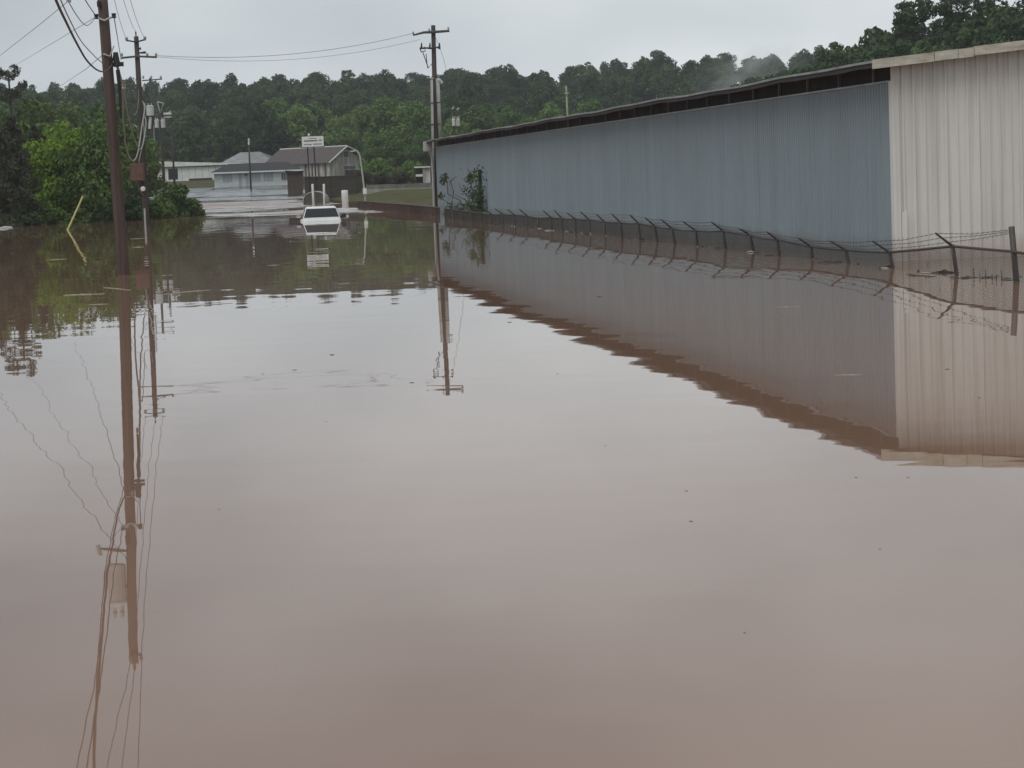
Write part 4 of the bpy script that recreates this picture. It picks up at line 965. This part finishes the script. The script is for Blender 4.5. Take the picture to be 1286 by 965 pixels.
smudge(3.9, 1.0, -5.0, 5.0, 0.35); smudge(1.0, 1.9, -11.0, 6.0, 0.22); smudge(1.4, 1.8, 8.0, 11.3, 0.22); smudge(-3.6, 1.3, -11.0, -1.5, 0.35); smudge(-3.3, 1.4, 0.5, 11.2, 0.3)
MB().tube([ls(388.2, 170.5), ls(387, 168)], [0.14, 0.06], 7).build('lamp', M['white_paint'], sign)

# dark tarped trailer behind the bollards
P_ = at(397, 251, 205); z_ = gz(P_.x, P_.y)
tr = empty('trailer', (P_.x, P_.y, max(z_, -0.5)), 'dark tarp covered trailer with arched hoops behind the white bollards', 'trailer')
zz = max(z_, -0.5)
b = MB(); n_ = 12
for k, y in enumerate((-1.2, 1.2)):
    for i in range(n_ + 1):
        a = math.pi * i / n_; b.v.append((-1.0 * math.cos(a), y, 0.55 - zz * 0 + 0.95 * math.sin(a) ** 0.7 + 0.0))
    b.v += [(1.0, y, 0.1), (-1.0, y, 0.1)]
m_ = n_ + 3
b.f = [tuple(range(m_)), tuple(reversed(range(m_, 2 * m_)))] + [(i, i + m_, (i + 1) % m_ + m_, (i + 1) % m_) for i in range(m_)]
b.build('tarp', M['tarp'], tr)
for y in (-1.22, 0, 1.22):
    MB().tube([(-1.02 * math.cos(math.pi * i / 12), y, 0.57 + 0.97 * math.sin(math.pi * i / 12) ** 0.7) for i in range(13)], 0.03, 6).build('hoop', M['conduit'], tr)
for s in (-1, 1):
    MB().lathe((0, 0, 0), [(0.15, -0.08), (0.3, -0.08), (0.3, 0.08), (0.15, 0.08)], 14).build('wheel', M['rubber'], tr, (s * 0.95, 0, 0.3), (0, math.radians(90), 0))

# ------------------------------------------------------------------ far buildings
def window(parent, m, x0, x1, z0, z1, y, bars=1, frame='white_paint'):
    f = MB().box(x0 - 0.06, x1 + 0.06, y - 0.035, y + 0.02, z0 - 0.06, z1 + 0.06).build('window', M[frame], parent)
    w_ = (x1 - x0) / (bars + 1)
    for i in range(bars + 1):
        MB().box(x0 + i * w_ + 0.02, x0 + (i + 1) * w_ - 0.02, y - 0.05, y - 0.037, z0, z1).build('pane', M[m], f)
    return f
# house with dark hipped roof
HD = 340.0; hb = at(318, 235.3, HD); k_ = HD / F
hz_ = gz(hb.x, hb.y)
house = empty('house', (hb.x, hb.y, hz_), 'low pale blue house with dark hipped roof at the end of the wet road', 'house', rz=0.06)
def hx(x): return (x - 318) * k_
ev, rd = at(318, 215.5, HD).z - hz_, at(318, 204.8, HD).z - hz_
box('wall', M['house_wall'], house, hx(270), hx(364), 0, 7.5, -0.3, ev)
b = MB(); xa, xb, ya, yb = hx(264.5), hx(380), -0.7, 8.2
b.add([(xa, ya, ev), (xb, ya, ev), (xb, yb, ev), (xa, yb, ev), (hx(287), 3.7, rd), (hx(361), 3.7, rd)], [(0, 1, 5, 4), (1, 2, 5), (2, 3, 4, 5), (3, 0, 4), (0, 3, 2, 1)])
rf = b.build('roof', M['shingle'], house)
MB().box(xa - 0.02, xb + 0.02, ya - 0.05, ya - 0.01, ev - 0.16, ev + 0.04).box(xb + 0.03, xb + 0.06, ya, yb, ev - 0.16, ev + 0.04).box(xa - 0.06, xa - 0.03, ya, yb, ev - 0.16, ev + 0.04).build('gutter', M['white_paint'], rf)
box('side_annex', M['brown'], house, hx(365), hx(380), -0.4, 6.5, -0.3, ev - 0.05)
for i in range(5): MB().box(hx(365) + i * 0.35, hx(365) + i * 0.35 + 0.3, -0.46, -0.41, -0.3, ev - 0.1).build('board', M['brown'], house)
for x0, x1, z0, z1, m_ in ((280, 293, 0.8, 1.95, 'pane_pale'), (316, 328, 0.7, 1.95, 'pane_pale'), (331, 344, 0.7, 1.95, 'pane_pale'), (353.5, 362.5, 0.75, 1.75, 'pane')):
    window(house, m_, hx(x0), hx(x1), z0, z1, -0.02, 2)
for x0 in (300.5, 309):
    d_ = MB().box(hx(x0), hx(x0 + 3.6), -0.06, 0.0, 0.0, 1.95).build('door', M['pane_pale'], house)
    MB().box(-0.03, 0.03, -0.03, 0.03, -0.03, 0.03).build('handle', M['iron'], d_, (hx(x0 + 3.0), -0.08, 0.95))
MB().box(-0.18, 0.18, -0.2, 0.0, -0.1, 0.1).build('porch_light', M['iron'], house, (hx(309.5), -0.03, ev - 0.45))
for i in range(6): MB().box(hx(268) + i * 1.85, hx(268) + i * 1.85 + 1.8, -1.3, -0.1, -0.28 - 0.3, 0.02).build('porch_slab', M['timber'], house)
sd_b = at(371.5, 247.5, 288); sd_z = gz(sd_b.x, sd_b.y)
bs = empty('shed', (sd_b.x, sd_b.y, sd_z), 'narrow dark brown board shed beside the pale house', 'shed', rz=0.1)
sh_h = at(371, 217, 288).z - sd_z
box('frame', M['timber'], bs, -0.9, 0.9, 0.06, 2.6, -0.3, sh_h)
for i in range(6): MB().box(-0.92 + i * 0.307, -0.92 + i * 0.307 + 0.285, 0.0 + rnd.uniform(0, 0.02), 0.055, -0.3, sh_h - rnd.uniform(0, 0.06)).build('board', M['brown'], bs)
MB().prism([(-1.1, sh_h + 0.01), (1.1, sh_h + 0.01), (1.1, sh_h + 0.08), (-1.1, sh_h + 0.3)], -0.3, 2.8).build('roof', M['shingle'], bs)
# pale steel building at the left
LD = 385.0; lb = at(245, 236, LD); lz_ = gz(lb.x, lb.y); k2 = LD / F
shed = empty('steel_building', (lb.x, lb.y, lz_), 'low pale steel building behind the shrubs and transformer poles', 'building', rz=0.05)
def lx(x): return (x - 245) * k2
le = at(245, 208.5, LD).z - lz_; lr = at(245, 203.5, LD).z - lz_
box('wall', M['old_white'], shed, lx(188), lx(305), 0, 14, -0.3, le)
for i in range(14):
    x0 = lx(188) + i * (lx(305) - lx(188)) / 14; MB().box(x0 + 0.03, x0 + 1.04, -0.05, -0.004, -0.3, le - 0.05).build('wall_panel', M['white_paint'], shed)
MB().prism([(lx(184), le), (lx(309), le), (lx(309), le + 0.1), (lx(205), lr + 0.25), (lx(184), le + 0.1)], -0.4, 14.4).build('roof', M['white_paint'], shed)
MB().prism([(lx(184), le - 0.12), (lx(309), le - 0.12), (lx(309), le - 0.01), (lx(184), le - 0.01)], -0.45, -0.36).build('eave_trim', M['iron'], shed)
MB().box(lx(238), lx(267), -0.08, -0.055, -0.28, 0.35).build('loading_opening', M['black'], shed)
# grey gabled roof behind the house
RD = 402.0; rb_ = at(320, 226, RD); rz_ = gz(rb_.x, rb_.y); k3 = RD / F
barn = empty('barn', (rb_.x, rb_.y, rz_), 'grey metal roofed barn behind the dark roofed house', 'barn', rz=-0.2)
def bx_(x): return (x - 320) * k3
e3, r3 = at(320, 207, RD).z - rz_, at(320, 190.5, RD).z - rz_
box('wall', M['old_white'], barn, bx_(272), bx_(346), 0, 9, -0.3, e3)
MB().add([(bx_(268), -0.5, e3 - 0.1), (bx_(350), -0.5, e3 - 0.1), (bx_(350), 9.5, e3 - 0.1), (bx_(268), 9.5, e3 - 0.1), (bx_(292), 4.5, r3), (bx_(318), 4.5, r3)], [(0, 1, 5, 4), (1, 2, 5), (2, 3, 4, 5), (3, 0, 4), (0, 3, 2, 1)]).build('roof', M['roof_steel'], barn)
# maroon roofed building
cb_ = at(415, 226, 380); cz_ = gz(cb_.x, cb_.y); k4 = 380 / F
mill = empty('old_mill', (cb_.x, cb_.y, cz_), 'old white building with faded maroon roof and streaked siding on the bank', 'building', rz=math.radians(42))
# local x runs along the gable wall to the right and back, local y along the side wall to the left and back
ge, gr = at(415, 203, 380).z - cz_, at(437, 184.5, 382).z - cz_
GWD, SLN = 6.6, 17.0
MB().prism([(0, -0.3), (GWD, -0.3), (GWD, ge), (GWD / 2, gr - 0.1), (0, ge)], 0.0, SLN).build('wall', M['old_white'], mill)
b = MB()
prof = [(-0.5, ge - 0.30), (GWD * 0.25, ge + (gr - ge) * 0.52), (GWD / 2, gr), (GWD * 0.78, ge + (gr - ge) * 0.66), (GWD + 0.3, ge - 0.4)]
for y in (-0.4, SLN + 0.4):
    for x, z in prof: b.v.append((x, y, z))
    for x, z in prof: b.v.append((x, y, z + 0.14))
for i in range(4): b.f += [(i, i + 10, i + 11, i + 1), (i + 5, i + 6, i + 16, i + 15), (i, i + 1, i + 6, i + 5), (i + 10, i + 15, i + 16, i + 11)]
b.f += [(0, 5, 15, 10), (4, 14, 19, 9)]
rf = b.build('roof', M['maroon'], mill)
MB().tube([(GWD / 2, -0.42, gr + 0.16), (GWD / 2, SLN + 0.4, gr + 0.16)], 0.09, 6).build('ridge_cap', M['white_paint'], rf)
for a, c in zip(prof[:-1], prof[1:]):
    MB().tube([(a[0], -0.45, a[1] + 0.08), (c[0], -0.45, c[1] + 0.08)], 0.11, 6).build('barge_board', M['white_paint'], rf)
window(mill, 'pane', GWD * 0.42, GWD * 0.58, ge + 0.6, ge + 1.5, -0.02, 0)
window(mill, 'pane', GWD * 0.40, GWD * 0.78, ge - 1.3, ge - 0.75, -0.02, 1)
box('lean_to', M['timber'], mill, GWD * 0.45, GWD + 0.2, -0.5, -0.06, -0.3, ge - 1.5)
for i in range(4): MB().box(-0.06, -0.005, 1.0 + i * 1.7, 1.35 + i * 1.7, -0.2, ge - 0.05).build('siding_post', M['maroon'], mill)
# timber retaining wall
RW = 247.0; q0, q1 = at(384, 251, RW), at(449, 247, RW)
rw = empty('retaining_wall', (q0.x, q0.y, 0), 'dark timber retaining wall below the maroon roofed building', 'wall', rz=math.atan2(q1.y - q0.y, q1.x - q0.x))
wl_ = (q1 - q0).length; zt_ = at(416, 222.5, RW).z
for i in range(6):
    h_ = (zt_ + 0.3) / 6
    for j in range(2):
        MB().box(j * wl_ / 2 + 0.015, (j + 1) * wl_ / 2 - 0.015, -0.12 + rnd.uniform(-0.03, 0.03), 0.15, -0.3 + i * h_ + 0.012, -0.3 + (i + 1) * h_ - 0.012).build('beam', M['timber'], rw)
MB().box(-0.1, wl_ + 0.1, -0.2, 0.2, zt_, zt_ + 0.09).build('cap', M['iron'], rw)
MB().box(-0.05, wl_ + 0.05, 0.153, 8.0, -0.3, zt_ - 0.02).build('backfill', M['ground'], rw)
# low grey wall, kerb and guard rail on the right bank
KW = 243.0
for nm, y0_, y1_, dd, mm, lab, cat in (('low_wall', 232.6, 236.2, 4.0, 'concrete_dark', 'long low grey wall at the top of the grass bank', 'wall'), ('kerb', 238.2, 240.2, 0.0, 'concrete', 'pale kerb line along the top of the grass', 'kerb')):
    a, c = at(460, y1_ - 0.0, KW + dd), at(640, y1_ - 6.8, KW + dd)
    hgt = (y1_ - y0_) * KW / F
    e = empty(nm, (a.x, a.y, a.z), lab, cat, rz=math.atan2(c.y - a.y, c.x - a.x)); e.rotation_euler[1] = 0
    if nm == 'kerb': e['kind'] = 'structure'
    L_ = (c - a).length; n_ = 6
    for i in range(n_):
        MB().box(i * L_ / n_ + 0.01, (i + 1) * L_ / n_ - 0.01, -0.12 + rnd.uniform(-0.01, 0.01), 0.15, -1.2, hgt + rnd.uniform(-0.02, 0.02)).build('block', M[mm], e)
P_ = at(531, 219.5, 262); z_ = gz(P_.x, P_.y); k5 = 262 / F
sh = empty('shed', (P_.x, P_.y, z_), 'small white open shed above the low grey wall', 'shed')
hh = P_.z - z_
box('wall', M['old_white'], sh, 0.0, 9 * k5, 0, 2.0, -0.2, hh + 8.5 * k5)
box('back_wall', M['timber'], sh, -10 * k5, 0.0, 1.8, 2.0, -0.2, hh + 8 * k5)
MB().box(-10.5 * k5, 9.5 * k5, -0.3, 2.2, hh + 8.6 * k5, hh + 10.2 * k5).build('roof', M['white_paint'], sh)
MB().box(-10 * k5, -0.02, -0.1, 1.75, hh - 0.2, hh + 0.05).build('shelf', M['white_paint'], sh)
MB().box(-10 * k5, -10 * k5 + 0.1, -0.1, 0.0, -0.2, hh + 8.5 * k5).build('post', M['timber'], sh)

# ------------------------------------------------------------------ flotsam and ripple streaks
def stick(x0, y0, x1, y1, r, m, label, bend=0.0, cat='branch', name='floating_branch'):
    a, c = G(x0, y0), G(x1, y1); o_ = a.copy(); mid_ = a.lerp(c, 0.45) + Vector((0, bend, 0.0))
    tag(MB().tube([a - o_, mid_ - o_, c - o_], [r * 0.6, r, r * 0.5], 6).build(name, M[m], None, o_ + Vector((0, 0, r * 0.25))), label, cat)
stick(59, 326.8, 84, 325.4, 0.0132, 'drift', 'short pale stick floating in front of the grove')  # pale sticks off the grove and reddish pole model sky reflected in ripples
stick(80, 371, 131, 369.3, 0.0108, 'drift', 'pale stick floating off the thick reddish pole on the grove side')
stick(130, 361.5, 164, 364.8, 0.0084, 'drift', 'thin pale stick floating against the thick reddish pole foot', 0.1)
stick(206, 370, 264, 364.5, 0.0096, 'drift', 'curved pale branch floating beyond the thick reddish pole', 0.25)
stick(222, 386, 292, 381, 0.0078, 'drift', 'long thin pale branch floating at the edge of the tree reflections', 0.1)
stick(112, 383, 136, 382, 0.0072, 'drift', 'tiny pale stick floating behind the thick reddish pole reflection')
stick(164, 300.5, 183, 299.2, 0.0120, 'drift', 'pale stick drifting at the foot of the cabinet pole')
stick(167, 311, 181, 310.4, 0.0120, 'drift', 'small pale stick just off the foot of the cabinet pole')
stick(336, 333.6, 352, 333, 0.0072, 'drift', 'small pale stick floating in front of the truck')
stick(1048, 471.5, 1084, 470.8, 0.0042, 'drift', 'thin pale reed floating on the reflection of the grey wall')
stick(972, 386, 1004, 385.2, 0.0036, 'drift', 'fine reed floating between the fence and the wall reflection')
stick(0, 287.5, 15, 286, 0.09, 'white_paint', 'white board floating at the edge of the dark cedars', cat='board', name='floating_board')
# driftwood lump and weed stalks by the white wall
g_ = G(1186, 342.8)
lump = empty('debris_clump', g_, 'dark driftwood lump caught beside the end fence post', 'debris')
b = MB(); rg = random.Random(9)
for i in range(7): b.tube([(rg.uniform(-0.25, 0.25), rg.uniform(-0.3, 0.3), -0.02), (rg.uniform(-0.1, 0.1), rg.uniform(-0.1, 0.1), rg.uniform(0.01, 0.04)), (rg.uniform(-0.3, 0.3), rg.uniform(-0.3, 0.3), 0.0)], [0.006, 0.014, 0.005], 5)
b.build('twigs', M['drift_dark'], lump)
MB().lathe((0, 0, 0), [(0.06, -0.03), (0.065, 0.01), (0.05, 0.045), (0.015, 0.06)], 10).build('stump', M['drift_dark'], lump, smooth=True)
g_ = G(1200, 347)
mat_ = empty('debris_clump', G(1162, 346.5), 'low raft of dark twigs floating along the white wall', 'debris'); mo = Vector(mat_.location)
for i in range(26):
    x_ = rg.uniform(1146, 1275); y_ = 346 + (x_ - 1146) * 0.035 + rg.uniform(-1.6, 1.6)
    a = G(x_, y_) - mo; MB().tube([a, a + Vector((rg.uniform(-0.25, 0.25), rg.uniform(-0.3, 0.3), 0.012))], rg.uniform(0.003, 0.006), 4).build('twig', M['drift_dark'], mat_)
wd = empty('weed_clump', G(1246, 349), 'thin dark weed stalks poking out of the water by the white wall', 'weeds'); mo = Vector(wd.location)
for x_, yb_, yt_ in ((1224, 349, 337), (1230, 349, 341), (1238, 350, 338), (1246, 351, 345), (1251, 352, 345), (1259, 350, 339), (1165, 334, 329), (1252, 349, 346)):
    a = G(x_, yb_); c = at(x_ + rg.uniform(-2, 2), yt_, a.y)
    MB().tube([a - mo - Vector((0, 0, 0.1)), c - mo], [0.012, 0.006], 4).build('stalk', M['drift_dark'], wd)
fd = empty('debris_clump', on_fence(1121.4, 336.7), 'scattered dark twigs and trash caught along the foot of the fence', 'debris'); mo = Vector(fd.location)
for i in range(60):
    k_ = rg.randrange(1, 22); f_ = rg.random(); a = on_fence(*posts[k_][0]).lerp(on_fence(*posts[k_ + 1][0]), f_) - mo + Vector((-0.05 - rg.random() ** 2 * 0.35, 0, 0.006))
    ln_ = rg.uniform(0.08, 0.4); an_ = math.pi / 2 + 0.14 + rg.gauss(0, 0.5)
    MB().tube([a, a + Vector((math.cos(an_) * ln_ * 0.5, math.sin(an_) * ln_ * 0.5, rg.uniform(0, 0.03))), a + Vector((math.cos(an_) * ln_, math.sin(an_) * ln_, 0))], [0.006, rg.uniform(0.008, 0.022), 0.005], 5).build('twig', M[rg.choice(['drift_dark', 'drift_dark', 'drift'])], fd)
# floating leaves and bits
lf = MB()
for k in range(7):
    a = 2 * math.pi * k / 7; lf.v.append((math.cos(a) * (1 + 0.2 * math.sin(3 * a)), 0.6 * math.sin(a), 0.05 * math.cos(2 * a)))
lf.v.append((0, 0, 0.14)); lf.f = [(k, (k + 1) % 7, 7) for k in range(7)] + [tuple(reversed(range(7)))]
lme = lf.mesh('floating_leaf', M['drift_dark'])
for x_, y_, r_ in ((417, 446, 0.05), (517, 481, 0.035), (1190, 464, 0.028), (862, 617, 0.014), (868, 655, 0.016), (753, 373, 0.06), (1075, 600, 0.012), (450, 372, 0.06), (640, 405, 0.04), (700, 470, 0.02), (330, 470, 0.02), (1140, 600, 0.012), (935, 795, 0.008), (1105, 690, 0.009), (275, 640, 0.01), (370, 465, 0.03), (410, 530, 0.015), (1230, 500, 0.02), (760, 560, 0.012)):
    o = link('floating_leaf', lme, None, G(x_, y_) + Vector((0, 0, 0.001)), (0, 0, rg.uniform(0, 6))); o.scale = (r_, r_, r_)
    tag(o, 'tiny dark leaf floating on the open brown water', 'leaf', 'leaves scattered over the open water')

# ------------------------------------------------------------------ air
def volume_box(name, b, density, colr, label, cat, noise=None, aniso=0.2):
    m = bpy.data.materials.new(name); m.use_nodes = True
    n, l = m.node_tree.nodes, m.node_tree.links; n.clear()
    o_ = n.new('ShaderNodeOutputMaterial'); v = n.new('ShaderNodeVolumePrincipled')
    v.inputs['Color'].default_value = (*colr, 1); v.inputs['Density'].default_value = density; v.inputs['Anisotropy'].default_value = aniso
    l.new(v.outputs[0], o_.inputs['Volume'])
    o = MB().box(*b).build(name, m)
    return tag(o, label, cat, kind='stuff')
volume_box('haze', (-450, 450, -60, 800, -2.6, 60), 0.00022, (0.86, 0.92, 1.0), 'thin damp haze hanging over the whole flooded valley', 'haze')

def mist_puff(c, sx_, sy_, sz_, dens, label):
    m = bpy.data.materials.new('mist'); m.use_nodes = True
    n, l = m.node_tree.nodes, m.node_tree.links; n.clear()
    o_ = n.new('ShaderNodeOutputMaterial'); v = n.new('ShaderNodeVolumePrincipled'); v.inputs['Color'].default_value = (0.95, 0.97, 1, 1)
    t = n.new('ShaderNodeTexCoord'); ln = n.new('ShaderNodeVectorMath'); ln.operation = 'LENGTH'; l.new(t.outputs['Object'], ln.inputs[0])
    r = n.new('ShaderNodeMapRange'); r.interpolation_type = 'SMOOTHSTEP'; r.inputs['From Min'].default_value = 1.0; r.inputs['From Max'].default_value = 0.1; l.new(ln.outputs['Value'], r.inputs['Value'])
    k = n.new('ShaderNodeTexNoise'); k.inputs['Scale'].default_value = 2.4; k.inputs['Detail'].default_value = 3; l.new(t.outputs['Object'], k.inputs['Vector'])
    r2 = n.new('ShaderNodeMapRange'); r2.inputs['From Min'].default_value = 0.38; r2.inputs['From Max'].default_value = 0.7; r2.inputs['To Max'].default_value = dens; l.new(k.outputs['Fac'], r2.inputs['Value'])
    ml = n.new('ShaderNodeMath'); ml.operation = 'MULTIPLY'; l.new(r.outputs[0], ml.inputs[0]); l.new(r2.outputs[0], ml.inputs[1])
    l.new(ml.outputs[0], v.inputs['Density']); l.new(v.outputs[0], o_.inputs['Volume'])
    b = MB().lathe((0, 0, 0), [(0.05, -1.0), (0.5, -0.87), (0.87, -0.5), (1, 0), (0.87, 0.5), (0.5, 0.87), (0.05, 1.0)], 16)
    o = b.build('mist', m, None, c); o.scale = (sx_, sy_, sz_); o.rotation_euler = (0, -0.35, 0)
    return tag(o, label, 'mist', kind='stuff')
mist_puff(at(938, 90, 330), 10.0, 10.0, 4.6, 0.075, 'wisp of white mist drifting up in front of the far trees beyond the roof')
